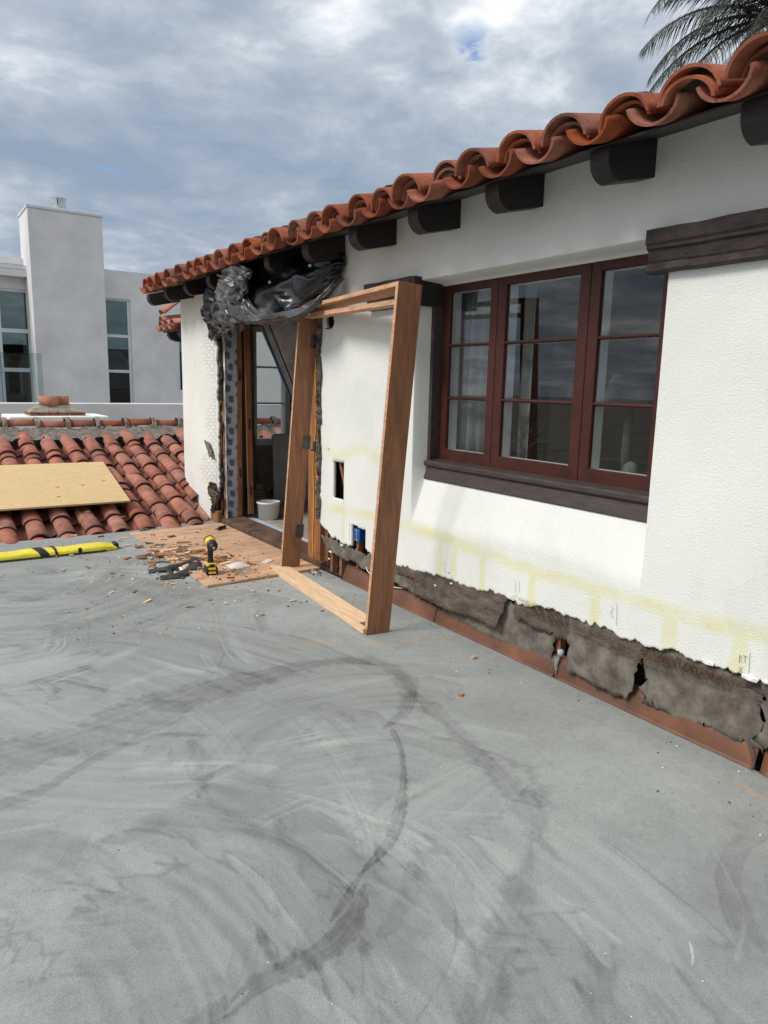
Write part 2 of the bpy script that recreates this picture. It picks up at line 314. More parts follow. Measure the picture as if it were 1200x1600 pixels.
# ---- deck with trowelled cement coating
def deck_edge(x): return 7.215+.15*sst(1.7, 2.5, x)
def build_deck():
    X0, X1 = -1.35, 2.752
    xs = np.linspace(X0, X1, 760)
    ys = [0.05]
    while ys[-1] < 7.2: ys.append(ys[-1]+min(.02, .0046+max(0, ys[-1]-1.0)*.0022))
    ys = np.array(ys); ys = (ys-ys[0])/(ys[-1]-ys[0])
    X = np.repeat(xs[:, None], len(ys), 1); Y = .05+(deck_edge(X)-.05)*ys[None, :]
    T = .52+.34*(fbm(X*1.3, Y*1.3, 3, 6)-.5)+.26*(fbm(X*6, Y*6, 5, 5)-.5)+.16*(fbm(X*40, Y*40, 6, 3)-.5)
    Hh = .003*(fbm(X*2.2, Y*2.2, 8, 4)-.5)
    Wx = X+.03*(fbm(X*3.1, Y*3.1, 21, 3)-.5)*2; Wy = Y+.03*(fbm(X*3.1+40, Y*3.1, 22, 3)-.5)*2
    fine = fbm(X*26, Y*26, 31, 3)-.5
    r = np.random.default_rng(11)
    for k in range(46):
        pk = (-1.0+3.6*r.random(), .3+6.6*r.random()**1.15); Rk = .30+.70*r.random()
        ca_ = r.random()*6.28; dist = Rk*(1.0+1.6*r.random()); c = (pk[0]+math.cos(ca_)*dist, pk[1]+math.sin(ca_)*dist)
        if k % 2 == 0: c = (-.3+r.normal(0, .25), 1.0+r.normal(0, .3)+.45*pk[1]); 
        i0, i1 = np.searchsorted(xs, [pk[0]-Rk*2, pk[0]+Rk*2]); j0, j1 = np.searchsorted(Y[300], [pk[1]-Rk*2, pk[1]+Rk*2])
        if i1-i0 < 5 or j1-j0 < 5: continue
        sl = (slice(i0, i1), slice(j0, j1)); wx = Wx[sl]; wy = Wy[sl]
        rad = np.hypot(wx-c[0], wy-c[1]); rc = math.hypot(pk[0]-c[0], pk[1]-c[1]); an = (np.arctan2(wy-c[1], wx-c[0])-math.atan2(pk[1]-c[1], pk[0]-c[0])+math.pi) % (2*math.pi)-math.pi
        sv = (rad-rc)/(Rk*(.35+.3*(k % 3)/2)); su = an*rc/(Rk*1.15)
        e = np.maximum(np.abs(sv), np.abs(su)**1.4)+(fbm(rad*14, an*3+k, 300+k, 4)-.5)*.9
        m = sst(1.0, .72, e); tex = fbm(rad*30+k*3, an*rc*2.2, 400+k, 5)-.5; tex2 = fbm(rad*90, an*rc*5, 500+k, 3)-.5
        T[sl] = T[sl]*(1-.62*m)+.62*m*(.5+r.normal(0, .17)+.55*tex+.12*tex2)
        ed = np.exp(-((e-.9)/.045)**2)*sst(.45, .65, fbm(wx*6, wy*6, 600+k, 3)); T[sl] -= ed*(.16+.10*r.random()); Hh[sl] += ed*.0012
    PT = sst(.4, .7, fbm(X*3.5+9, Y*3.5, 48, 4)); yrow = Y[300]; BRK = [sst(.38, .62, fbm(X*4+k*7, Y*4, 41+k, 5)) for k in range(3)]
    def stroke_arc(c, Rr, hw, a0, a1, dt, wgt, edge):
        i0, i1 = np.searchsorted(xs, [c[0]-Rr-hw-.15, c[0]+Rr+hw+.15]); j0, j1 = np.searchsorted(yrow, [c[1]-Rr-hw-.3, c[1]+Rr+hw+.3])
        if i1-i0 < 4 or j1-j0 < 4: return
        sl_ = (slice(i0, i1), slice(j0, j1))
        dx = Wx[sl_]-c[0]; dy = Wy[sl_]-c[1]; rad = np.sqrt(dx*dx+dy*dy); an = (np.arctan2(dy, dx)-a0) % (2*math.pi)
        span = (a1-a0); q = (rad-Rr)/hw+fine[sl_]*.22
        endn = .10*vnoise(rad*60, rad*0+Rr*31, int(Rr*1000) % 97)
        inside = sst(1.0, .86, np.abs(q))*sst(0, .04+.001, an-endn*.6)*sst(span, span-.14, an+endn)
        if inside.max() <= 0: return
        st = vnoise(rad*55+Rr*13, an*1.3, int(Rr*997) % 89)-.5+.6*(vnoise(rad*130, an*2.0, int(Rr*517) % 83)-.5)
        brk = BRK[int(Rr*1e4) % 3][sl_]
        T[sl_] += inside*wgt*brk*(dt+st*(.10+.34*PT[sl_])-.35*(T[sl_]-.5))
        e = np.exp(-((q-1)/.10)**2)*sst(0, .05, an)*sst(span, span-.1, an)
        T[sl_] += e*edge*brk; Hh[sl_] += np.abs(e)*.0012*brk+inside*st*.0010*brk
    # sweeping fans of trowel passes round a few standing points
    fans = [((-.15, 1.0), .5, 1.9, -.6, 1.7), ((.15, 1.5), .45, 1.5, -1.2, 1.5), ((2.4, .5), .5, 1.6, 1.2, 3.3),
            ((-.6, 2.6), .6, 2.2, -.9, 1.1), ((1.2, 1.4), .5, 1.3, .2, 2.0), ((-.5, 4.6), .6, 2.2, -1.0, .9), ((.8, 5.6), .4, 1.6, -2.4, .2), ((2.9, 3.6), .5, 1.5, 2.2, 4.3)]
    for c, r0, r1, a0, a1 in fans:
        for k in range(9):
            Rr = r0+(r1-r0)*r.random(); s0 = a0+(a1-a0)*r.random()*.7; sp = .5+1.2*r.random()
            stroke_arc((c[0]+r.normal()*.07, c[1]+r.normal()*.07), Rr, .025+.065*r.random()**1.5, s0, s0+sp, (r.random()-.52)*.30, .8, (-.17 if r.random() < .7 else .07)*r.random())
    # traced wet-looking and darker passes
    def poly(pts, wpx, dt, soft=.5, tint=None, side=0, seed=5):
        nonlocal T
        P = [onz(*p) for p in pts]; Q = []
        for i in range(len(P)-1):
            a = P[max(i-1, 0)]; b = P[i]; c = P[i+1]; d = P[min(i+2, len(P)-1)]
            for t in np.linspace(0, 1, 8, endpoint=False):
                Q.append(.5*((2*b)+(c-a)*t+(2*a-5*b+4*c-d)*t*t+(3*b-a-3*c+d)*t**3))
        Q.append(P[-1]); n = len(Q)
        x0 = min(q.x for q in Q)-.3; x1 = max(q.x for q in Q)+.3; y0 = min(q.y for q in Q)-.3; y1 = max(q.y for q in Q)+.3
        msk = (X > x0) & (X < x1) & (Y > y0) & (Y < y1)
        ax = Wx[msk]*.4+X[msk]*.6; ay = Wy[msk]*.4+Y[msk]*.6; best = np.full(ax.shape, 9.0); bt = np.zeros(ax.shape); sg = np.zeros(ax.shape)
        for i in range(n-1):
            p = Q[i]; q = Q[i+1]; vx = q.x-p.x; vy = q.y-p.y; LL = vx*vx+vy*vy+1e-9
            t = np.clip(((ax-p.x)*vx+(ay-p.y)*vy)/LL, 0, 1); dx = ax-p.x-t*vx; dy = ay-p.y-t*vy; d = np.sqrt(dx*dx+dy*dy)
            b = d < best; best[b] = d[b]; bt[b] = (i+t[b])/(n-1); sg[b] = np.sign(vx*dy-vy*dx)[b]
        wid = np.interp(bt, np.linspace(0, 1, len(wpx)), wpx)
        q = best/wid+(fbm(ax*9, ay*9, seed, 5)-.5)*1.3+(fbm(ax*48, ay*48, seed+1, 3)-.5)*.7
        m = sst(1.0, 1.0-soft, q)
        if side: m = m*np.where(sg*side > 0, 1, sst(.5, .1, q))
        T[msk] += m*dt*(.35+.5*fbm(ax*30, ay*30, seed+2, 3)+.75*vnoise(best*sg*110+9, bt*9, seed))
        if tint is not None: tintm[msk] = np.maximum(tintm[msk], m*tint)
    tintm = np.zeros_like(T)
    D = [([(612, 1140), (628, 1190), (627, 1250), (610, 1310), (572, 1362)], [.010, .018, .026, .028, .006], -.26, .22),
         ([(572, 1385), (560, 1430), (520, 1480), (450, 1515), (395, 1545), (350, 1590)], [.006, .030, .048, .055, .040, .008], -.20, .25),
         ([(570, 1362), (545, 1405), (520, 1440)], [.008, .016, .006], -.20, .25),
         ([(-40, 1200), (80, 1165), (200, 1125), (290, 1092), (400, 1058), (500, 1035), (590, 1035), (635, 1070), (632, 1110), (600, 1140)], [.15, .18, .20, .17, .11, .07, .065, .06, .045, .012], -.20, .35),
         ([(-40, 1270), (60, 1236), (160, 1180), (250, 1150), (330, 1150)], [.03, .03, .03, .02, .01], -.18, .3),
         ([(300, 1160), (320, 1200), (310, 1250)], [.02, .05, .01], -.15, .6),
         ([(640, 1080), (700, 1130), (760, 1190), (812, 1250), (835, 1300), (870, 1340)], [.02, .06, .08, .075, .06, .02], -.17, .5),
         ([(830, 1300), (818, 1370), (795, 1440), (765, 1530), (735, 1640)], [.01, .05, .07, .07, .07], -.16, .5),
         ([(905, 1440), (935, 1510), (955, 1640)], [.01, .04, .06], -.12, .5),
         ([(700, 1390), (713, 1430), (705, 1500), (650, 1600)], [.004, .006, .006, .006], -.12, .6),
         ([(650, 1330), (640, 1400), (600, 1460)], [.01, .05, .02], -.10, .6),
         ([(300, 1600), (330, 1590), (350, 1560)], [.04, .05, .01], -.15, .6),
         ([(700, 1520), (740, 1450), (770, 1500), (745, 1570)], [.01, .02, .03, .01], .10, .6),
         ([(50, 1394), (110, 1391), (190, 1394)], [.004, .006, .004], -.28, .6),
         ([(345, 1590), (365, 1570), (385, 1552)], [.004, .012, .004], .22, .5),
         ([(470, 1120), (530, 1180), (560, 1240), (580, 1300)], [.03, .07, .08, .02], .09, .6),
         ([(180, 1075), (260, 1050), (330, 1045)], [.04, .07, .04], .12, .5),
         ([(440, 1090), (540, 1070), (600, 1060)], [.03, .05, .03], .12, .5),
         ([(180, 920), (330, 935), (420, 915)], [.05, .05, .05], -.06, .7),
         ([(0, 1000), (150, 985), (300, 975), (420, 990)], [.03, .05, .05, .02], .07, .7),
         ([(0, 905), (120, 890), (200, 895)], [.10, .08, .05], -.10, .7),
         ([(0, 1310), (120, 1330), (250, 1290)], [.04, .06, .04], -.07, .7),
         ([(870, 1400), (900, 1420), (970, 1470)], [.006, .012, .006], .14, .5),
         ([(1078, 1470), (1083, 1490), (1082, 1506)], [.003, .004, .002], .6, .5),
         ([(1110, 1320), (1160, 1420), (1150, 1500)], [.006, .01, .006], .10, .6)]
    for i, (p, w, d, sft) in enumerate(D): poly(p, w, d, sft, seed=50+3*i)
    tan = [([(1060, 1185), (1110, 1205), (1200, 1250), (1260, 1280)], [.02, .03, .035, .04], .45),
           ([(450, 1015), (530, 1000), (600, 1005), (660, 1000)], [.05, .07, .07, .03], .35),
           ([(610, 985), (680, 1000), (705, 990)], [.03, .03, .01], .3),
           ([(240, 905), (330, 925), (420, 905)], [.10, .12, .08], .25),
           ([(600, 925), (700, 975), (830, 1035)], [.02, .02, .02], .3)]
    for i, (p, w, tv) in enumerate(tan): poly(p, w, -.03, .8, tv, seed=150+3*i)
    tintm *= sst(.35, .7, fbm(X*45, Y*45, 77, 3))*.8+.2
    speck = sst(.80, .84, vnoise(X*90, Y*90, 61))
    T -= .10*speck*(vnoise(X*6, Y*6, 66))
    v = np.clip(.40+1.20*T, .3, 1.7)*(1-.10*sst(.62, .9, vnoise(X*170, Y*170, 62))*sst(.4, .6, fbm(X*2, Y*2, 64, 3)))
    C4 = np.ones(X.shape+(4,)); C4[..., 0] = v*(1+.75*tintm); C4[..., 1] = v*(1+.18*tintm); C4[..., 2] = v*(1-.35*tintm)
    C4[..., 2] *= 1+.03*(fbm(X*2, Y*2, 90, 2)-.5)
    Z = Hh; Z[:, -1] = 0; Z[0, :] = 0; Z[:, 0] = 0
    nx, ny = X.shape; me = bpy.data.meshes.new('terrace_deck')
    V = np.stack([X, Y, Z], -1).reshape(-1, 3); idx = np.arange(nx*ny).reshape(nx, ny)
    Fq = np.stack([idx[:-1, :-1], idx[1:, :-1], idx[1:, 1:], idx[:-1, 1:]], -1).reshape(-1, 4)
    me.vertices.add(len(V)); me.vertices.foreach_set('co', V.ravel().astype('f4')); me.loops.add(Fq.size); me.loops.foreach_set('vertex_index', Fq.ravel().astype('i4'))
    me.polygons.add(len(Fq)); me.polygons.foreach_set('loop_start', np.arange(0, Fq.size, 4, dtype='i4')); me.polygons.foreach_set('use_smooth', np.ones(len(Fq), bool))
    me.update(); me.validate()
    ca = me.color_attributes.new('col', 'FLOAT_COLOR', 'POINT'); ca.data.foreach_set('color', C4.reshape(-1, 4).ravel().astype('f4'))
    me.materials.append(m_deck)
    o = link('terrace_deck', me); tag(o, kind='structure')
build_deck()
def colored(o, c=(1, 1, 1, 1)):
    me = o.data; ca = me.color_attributes.new('col', 'FLOAT_COLOR', 'POINT'); ca.data.foreach_set('color', np.tile(np.array(c, 'f4'), len(me.vertices))); return o
b = MB()
b.add([(-7, -4, 0), (-1.35, -4, 0), (-1.35, 7.215, 0), (-7, 7.215, 0)], [(0, 1, 2, 3)])
b.add([(-1.35, -4, 0), (2.752, -4, 0), (2.752, .05, 0), (-1.35, .05, 0)], [(0, 1, 2, 3)])
b.add([(-7, 7.215, 0), (-1.35, 7.215, 0), (-1.35, 7.215, -.3), (-7, 7.215, -.3)], [(0, 1, 2, 3)])
xs = np.linspace(-1.35, 2.752, 40)
for i in range(39):
    b.add([(xs[i], deck_edge(xs[i]), 0), (xs[i+1], deck_edge(xs[i+1]), 0), (xs[i+1], deck_edge(xs[i+1]), -.3), (xs[i], deck_edge(xs[i]), -.3)], [(0, 1, 2, 3)])
tag(colored(b.build('deck_surround', m_deck), (1.0, 1.0, 1.0, 1)), kind='structure')

# ================================================================= THE HOUSE
house = empty('stucco_house', (3.0, 4.5, 0), 'white stucco house with red tile eave, dark casement window and torn open wall base', 'house')

def loft(rows, nu, nv, amp=0.0, freq=5.0, seed=1, ridge=True, oc=4):
    """rows of 3D control points -> smooth crumpled surface grid"""
    rows = [[np.array(p, float) for p in r] for r in rows]
    def cr(P, t):
        n = len(P)-1; x = t*n; i = min(int(x), n-1); f = x-i
        a = P[max(i-1, 0)]; b_ = P[i]; c = P[i+1]; d = P[min(i+2, n)]
        return .5*((2*b_)+(c-a)*f+(2*a-5*b_+4*c-d)*f*f+(3*b_-a-3*c+d)*f**3)
    G = np.zeros((nu, nv, 3))
    for j in range(nv):
        ctl = [cr(r, j/(nv-1)) for r in rows]
        for i in range(nu): G[i, j] = cr(ctl, i/(nu-1)) if len(ctl) > 1 else ctl[0]
    du = np.gradient(G, axis=0); dv = np.gradient(G, axis=1); nn = np.cross(du, dv); nn /= np.linalg.norm(nn, axis=2, keepdims=True)+1e-9
    su = np.linspace(0, 1, nu)[:, None]*freq; sv = np.linspace(0, 1, nv)[None, :]*freq
    su, sv = np.broadcast_arrays(su, sv)
    q = fbm(su, sv, seed, oc)-.5
    if ridge: q = .5-np.abs(2*fbm(su+2*q, sv+1.5*q, seed+9, max(1, oc-1))-1)*2.2+.4*q
    return G+nn*(q*amp)[..., None]

# ---- stucco skin
def recess(y, z):
    h = sst(3.752, 3.722, y)*sst(1.945, 1.957, y)             # between the jambs
    top = sst(2.152, 2.138, z)
    d_full = .17
    zlo = .60+.03*np.sin(y*3)
    slope = np.clip((z-zlo)/(.905-zlo), 0, 1)
    slope = np.where(slope < .25, slope*slope*2, slope-.125)/.875
    # far jamb flares out a little towards its foot
    return h*top*(.094*slope+(d_full-.094)*sst(.93, .98, z))
def stain(y, z):
    """yellow adhesive residue: bands and drips left by a removed membrane"""
    zb = .555+.02*np.sin(y*2.1)+.03*(fbm(y*3, z*3, 12, 3)-.5)
    k = sst(.055, .012, np.abs(z-zb))*(.15+1.0*fbm(y*9, z*12, 14, 5))*sst(5.05, 4.7, y)
    for yc, w in ((1.46, .035), (1.78, .035), (2.19, .028), (2.62, .024), (3.02, .022), (3.42, .022), (4.62, .02), (3.28, .02)):
        k = np.maximum(k, sst(w+.016, w-.012, np.abs(y-yc)+.02*(fbm(y*20, z*20, 18, 3)-.5))*sst(zb+.01, zb-.02, z)*sst(.25, .33, z)*(.35+.8*fbm(y*14, z*14, 15, 4))*.95)
    zc = 1.0+.04*np.sin(y*9)
    k = np.maximum(k, sst(.07, .01, np.abs(z-zc))*sst(4.05, 4.15, y)*sst(5.0, 4.9, y)*(.25+.4*fbm(y*7, z*7, 16, 3)))
    k = np.maximum(k, sst(.035, .0, np.abs(y-4.11))*sst(.5, .6, z)*sst(1.05, .9, z)*.35)
    k = np.maximum(k, sst(7.40, 7.43, y)*sst(7.62, 7.58, y)*sst(.12, .16, z)*sst(.48, .42, z)*.5*(.5+.5*fbm(y*9, z*9, 17, 3)))
    return k
def bottom(y): 
    base = np.interp(y, [.5, 1.34, 1.6, 1.925, 2.3, 2.76, 3.3, 3.95, 4.2, 4.35, 4.6, 4.8, 5.0], [.38, .366, .365, .366, .355, .342, .315, .28, .30, .31, .285, .30, .40])
    return base+.07*(fbm(y*6, y*0+.3, 71, 4)-.5)+.020*(vnoise(y*38, y*0, 73)-.5)+.010*(vnoise(y*110, y*0, 74)-.5)
def skin(name, ys, zs, zfix, edge=None, holes=(), circ=(), bot=bottom):
    ys = np.array(sorted(set(np.round(ys, 5)))); zs = np.array(sorted(set(np.round(zs, 5))))
    Y, Z = np.meshgrid(ys, zs, indexing='ij'); bz = bot(Y)
    zmin = zs[0]; low = Z < zfix
    Z2 = np.where(low, bz+(Z-zmin)/(zfix-zmin)*(zfix-bz), Z)
    Y2 = Y.copy()
    if edge: Y2 = edge(Y, Z2)
    for cy_, cz_, r_ in circ:
        d = np.sqrt((Y2-cy_)**2+(Z2-cz_)**2)+1e-6; m = (d < r_*1.25) & (d > r_*.8)
        Y2 = np.where(m, cy_+(Y2-cy_)/d*r_, Y2); Z2 = np.where(m, cz_+(Z2-cz_)/d*r_, Z2)
    X = W+recess(Y2, Z2)+.006*(fbm(Y2*1.3, Z2*1.3, 81, 3)-.5)
    ny, nz = Y.shape; idx = np.arange(ny*nz).reshape(ny, nz)
    yc = (Y[1:, 1:]+Y[:-1, :-1])/2; zc = (Z2[1:, 1:]+Z2[:-1, :-1])/2; keep = np.ones(yc.shape, bool)
    for a, b_, c, d in holes: keep &= ~((yc > a) & (yc < b_) & (zc > c) & (zc < d))
    for cy_, cz_, r_ in circ: keep &= ~(((Y2[1:, 1:]+Y2[:-1, :-1])/2-cy_)**2+((Z2[1:, 1:]+Z2[:-1, :-1])/2-cz_)**2 < (r_*.93)**2)
    keep &= ~((recess(yc, zc) > .165) & (zc > .985) & (zc < 2.13) & (yc > 1.97) & (yc < 3.715))   # the opening itself
    Fq = np.stack([idx[:-1, :-1], idx[:-1, 1:], idx[1:, 1:], idx[1:, :-1]], -1)[keep]
    me = bpy.data.meshes.new(name); V = np.stack([X, Y2, Z2], -1).reshape(-1, 3)
    me.from_pydata(V.tolist(), [], Fq.tolist()); me.update()
    k = stain(Y2, Z2).ravel(); n2_ = .96+.08*fbm(Y2*2.2, Z2*2.2, 33, 4).ravel()
    grime = 1-.04*sst(.62, .75, fbm(Y2*6, Z2*3, 34, 4)).ravel()*sst(2.6, 2.2, Z2).ravel()
    C = np.ones((len(V), 4)); C[:, 0] = n2_*grime*(1-.06*k); C[:, 1] = n2_*grime*(1-.09*k); C[:, 2] = n2_*grime*(1-.43*k)
    ca = me.color_attributes.new('col', 'FLOAT_COLOR', 'POINT'); ca.data.foreach_set('color', C.ravel().astype('f4'))
    me.polygons.foreach_set('use_smooth', [True]*len(me.polygons)); me.materials.append(m_stucco)
    o = link(name, me, house); solid(o, .026, 1 if False else -1); return o
A = np.arange
ysA = np.concatenate([A(.4, 5.0, .0125), A(1.935, 1.965, .003), A(3.715, 3.76, .004), [4.616, 4.779, 4.295, 4.498, 5.01], A(1.2, 4.9, .0085)])
zsA = np.concatenate([A(.2, .5, .02), A(.5, 2.6, .018), A(2.130, 2.160, .004), [.626, .914, .457, .335]])
def edgeA(Y, Z):
    j = .05*(fbm(Z*7, Z*0, 91, 4)-.5)+.02*(vnoise(Z*55, Z*0, 92)-.5)
    return Y+j*sst(4.88, 5.0, Y)
skin('stucco_wall', ysA, zsA, .5, edgeA, [(4.616, 4.779, .626, .914), (4.295, 4.498, .0, .457)], [(4.85, 1.975, .066)])
ysB = A(7.235, 8.335, .0125); zsB = np.concatenate([A(-.2, .3, .03), A(.3, 2.62, .02)])
def edgeB(Y, Z):
    j = .07*(fbm(Z*6, Z*0+2, 93, 4)-.5)+.035*(vnoise(Z*48, Z*0, 94)-.5)+.10*sst(.42, .1, Z)
    return Y+j*sst(7.42, 7.235, Y)
skin('stucco_wall', ysB, zsB, .3, edgeB, bot=lambda y: y*0-.22)
# header over the door, end wall with its window, rear walls, ceiling
b = MB(); b.box((W+.002, 5.0, 2.2), (W+.03, 7.3, 2.62)); colored(b.build('stucco_header', m_stucco, house))
WX0, WX1, WZ0, WZ1 = 3.545, 4.02, .74, 2.16     # far window hole
b = MB()
for (x0, x1, z0, z1) in ((W+.003, WX0, -.6, 2.7), (WX1, 6.6, -.6, 2.7), (WX0, WX1, -.6, WZ0), (WX0, WX1, WZ1, 2.7)):
    b.box((x0, 8.20, z0), (x1, 8.338, z1))
b.build('end_wall', m_smooth, house)
b = MB()
for (x0, x1, z0, z1) in ((3.06, WX0, .0, 2.45), (WX1, 6.5, .0, 2.45), (WX0, WX1, .0, WZ0), (WX0, WX1, WZ1, 2.45)):
    b.box((x0, 8.10, z0), (x1, 8.198, z1))
b.box((6.5, -1, 0), (6.6, 8.1, 2.45)); b.box((3.0, -1.1, 0), (6.6, -1, 2.45))
b.box((2.952, -1, 0), (2.975, 1.93, 2.45)); b.box((2.952, 3.78, 0), (2.975, 4.98, 2.45)); b.box((2.952, 1.93, 0), (2.975, 3.78, .93)); b.box((2.952, 1.93, 2.17), (2.975, 3.78, 2.45))
b.box((2.98, 4.86, 0), (5.2, 4.94, 2.45)) ; b.box((2.976, 7.33, 0), (3.06, 8.1, 2.45))
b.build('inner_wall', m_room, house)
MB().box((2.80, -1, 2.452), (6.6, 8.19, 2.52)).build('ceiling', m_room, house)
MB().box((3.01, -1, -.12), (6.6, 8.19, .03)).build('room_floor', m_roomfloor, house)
# lower body of the house, dark sheathing in the wall cavity
MB().box((2.80, -1, -.8), (2.945, 5.0, -.005)).build('foundation', m_dark, house)
for a_, c_ in (((2.86, .3, .0), (2.94, 1.93, .62)), ((2.86, 1.931, .0), (2.94, 3.78, .6)), ((2.86, 3.781, 0), (2.94, 4.99, 1.05)), ((2.86, 4.6, 1.8), (2.94, 4.99, 2.1))): MB().box(a_, c_).build('sheathing', m_dark, house)

# ---- studs seen in the torn strip
for px in (625, 638, 655, 672, 520, 534, 560, 608, 880):
    p = onx(px, 930, W+.06); y = p.y
    o = MB().box((W+.045, y-.018, .0), (W+.085, y+.018, .42)).build('stud', m_stud, house)
o = MB(); o.box((W+.035, 4.64, .60), (W+.05, 4.665, .95), Matrix.Translation((0, 4.65, .7)) @ Matrix.Rotation(R_(-24), 4, 'X') @ Matrix.Translation((0, -4.65, -.7)))
o.build('diagonal_lath', m_stud, house)

# ---- torn felt sheets
def sheet(name, quad, mat, nu=26, nv=14, amp=.012, jag=.015, seed=1, x=W+.02, parent=house, thick=.003, curl=0.0, holes=()):
    """quad: four photo points tl,tr,br,bl read on the wall plane"""
    c = [onx(*p, x) for p in quad]; s, t = np.meshgrid(np.linspace(0, 1, nu), np.linspace(0, 1, nv), indexing='ij')
    P = np.zeros((nu, nv, 3))
    for k in range(3): P[..., k] = (c[0][k]*(1-s)+c[1][k]*s)*(1-t)+(c[3][k]*(1-s)+c[2][k]*s)*t
    yy = P[..., 1]; zz = P[..., 2]
    P[..., 0] += amp*2*(fbm(yy*6, zz*6, seed, 4)-.5)-curl*t*t*(.6+.8*vnoise(s*6, s*0, seed))-.010*t
    e = np.minimum(np.minimum(s, 1-s)*nu/4, np.minimum(t*2, 1-t)*nv/4); ed = sst(1, 0, e)
    P[..., 1] += ed*jag*2*(fbm(yy*40, zz*40, seed+3, 3)-.5)*1.6
    P[..., 2] += ed*jag*2*(fbm(yy*40, zz*40, seed+5, 3)-.5)*1.8
    o = MB().grid(P).build(name, mat, parent, True); solid(o, thick); return o
sheet('felt_sheet', [(690, 905), (872, 965), (862, 1036), (694, 962)], m_felt, 50, 14, .008, .016, 2, W+.030)
sheet('felt_sheet', [(650, 868), (798, 918), (784, 981), (652, 928)], m_felt2, 50, 14, .004, .010, 3, W+.012, curl=.030)
sheet('felt_sheet', [(803, 921), (900, 955), (893, 1003), (806, 965)], m_felt2, 34, 10, .012, .018, 4, W+.020)
sheet('felt_sheet', [(890, 950), (1008, 1000), (986, 1092), (894, 1048)], m_felt, 34, 16, .009, .014, 5, W+.018, curl=.020)
sheet('felt_sheet', [(1014, 998), (1196, 1075), (1192, 1172), (1003, 1098)], m_felt, 56, 18, .014, .024, 6, W+.022)
sheet('felt_sheet', [(1192, 1060), (1290, 1110), (1290, 1200), (1186, 1165)], m_felt, 26, 12, .008, .03, 7, W+.018)
sheet('felt_sheet', [(502, 836), (660, 900), (655, 930), (512, 858)], m_felt, 50, 10, .012, .02, 8, W+.012)
sheet('felt_sheet', [(600, 862), (662, 884), (658, 906), (600, 890)], m_felt2, 30, 8, .008, .01, 9, W+.014)
sheet('felt_sheet', [(1006, 985), (1200, 1062), (1200, 1085), (1006, 1020)], m_felt2, 50, 8, .006, .01, 10, W+.030)

# ---- crushed lath wire hanging along the strip
def wires(n, pts, spread, rad, seed, name='lath_wire'):
    r = np.random.default_rng(seed); b = MB()
    base = [onx(*p, W+.002) for p in pts]; m = 42
    for k in range(n):
        off = r.normal(0, 1); ph = r.random()*6; fr = 5+r.random()*14; l0 = r.random()*.35; l1 = .65+r.random()*.35
        P = []
        for i in range(m):
            t = l0+(l1-l0)*i/(m-1); x = t*(len(base)-1); j = min(int(x), len(base)-2); q = base[j].lerp(base[j+1], x-j)
            P.append((q.x-.004-.012*r.random(), q.y, q.z+off*spread+.010*math.sin(ph+fr*t)+(.009 if i % 2 else -.009)*(1+.4*r.normal())))
        b.tube(P, rad, 3, False)
    b.build(name, m_wire, house)
wires(15, [(795, 935), (880, 975), (1000, 1025), (1100, 1052), (1205, 1085)], .026, .0011, 1)
wires(10, [(610, 885), (680, 935), (740, 955), (800, 965)], .03, .0011, 2)
wires(9, [(980, 1010), (1060, 1035), (1130, 1060), (1190, 1080)], .008, .0012, 3)
# ---- hexagonal netting beside the door and at the sill corner
def hexnet(name, O, U, V, nu, nv, s, rad, keep, seed=3):
    r = np.random.default_rng(seed); b = MB(); O = Vector(O); U = Vector(U); V = Vector(V)
    for i in range(nu):
        for j in range(nv):
            cx_ = i*s*1.0+(j % 2)*s*.5; cy_ = j*s*.68
            if not keep(cx_, cy_): continue
            pt = lambda a, c: O+U*(cx_+a+r.normal(0, s*.04))+V*(cy_+c+r.normal(0, s*.04))
            q = [pt(-s*.5, 0), pt(-s*.5, s*.25), pt(0, s*.5), pt(s*.5, s*.25), pt(s*.5, 0)]
            b.tube(q, rad, 3, False)
    o = b.build(name, m_ink if seed == 3 else m_wire, house); o['kind'] = 'stuff'; return o
hexnet('wire_netting', (W-.004, 7.27, .42), (-.90, .42, 0), (0, 0, 1), 4, 44, .052, .0013,
       lambda a, c: a < .085+.04*math.sin(c*4+1)+.04*math.sin(c*11) and c < 1.6)
hexnet('wire_netting', (2.745, 4.55, .02), (0, 1, 0), (.35, 0, .93), 16, 5, .04, .0010, lambda a, c: True, 5)

# ---- rust red flashing, a section at a time
def flash(y0, y1, h, seed):
    n = max(4, int((y1-y0)/.03)); r = np.random.default_rng(seed); P = np.zeros((n, 5, 3))
    for i in range(n):
        y = y0+(y1-y0)*i/(n-1); w = .004*math.sin(y*7)
        for j, (x, z) in enumerate(((2.735, .003), (2.748, .004), (2.751+w*.3, .012), (2.768+w, h*.6), (2.790+w, h+.004*math.sin(y*19+seed)))): P[i, j] = (x, y, z)
    P[:, 0, 0] += .004*r.random(n)
    o = MB().grid(P).build('flashing', m_flash, house, True); solid(o, .0015)
flash(-.2, 1.32, .125, 1); flash(1.345, 2.42, .125, 2); flash(2.425, 3.45, .115, 3); flash(3.455, 4.62, .12, 4)
c_ = onx(1175, 1180, W-.02)
b = MB(); q = [onx(1162, 1148, W-.006), onx(1174, 1170, W-.02), onx(1178, 1190, W-.03), onx(1174, 1206, W-.03)]
P = np.zeros((8, 2, 3)); 
for i in range(8):
    t = i/7*3; j = min(int(t), 2); p = q[j].lerp(q[j+1], t-j); wd = .010*math.sin(math.pi*min(1, .25+i/9))
    P[i, 0] = (p.x, p.y-wd, p.z); P[i, 1] = (p.x, p.y+wd, p.z)
o = b.grid(P).build('torn_flap', m_felt2, house); solid(o, .002)
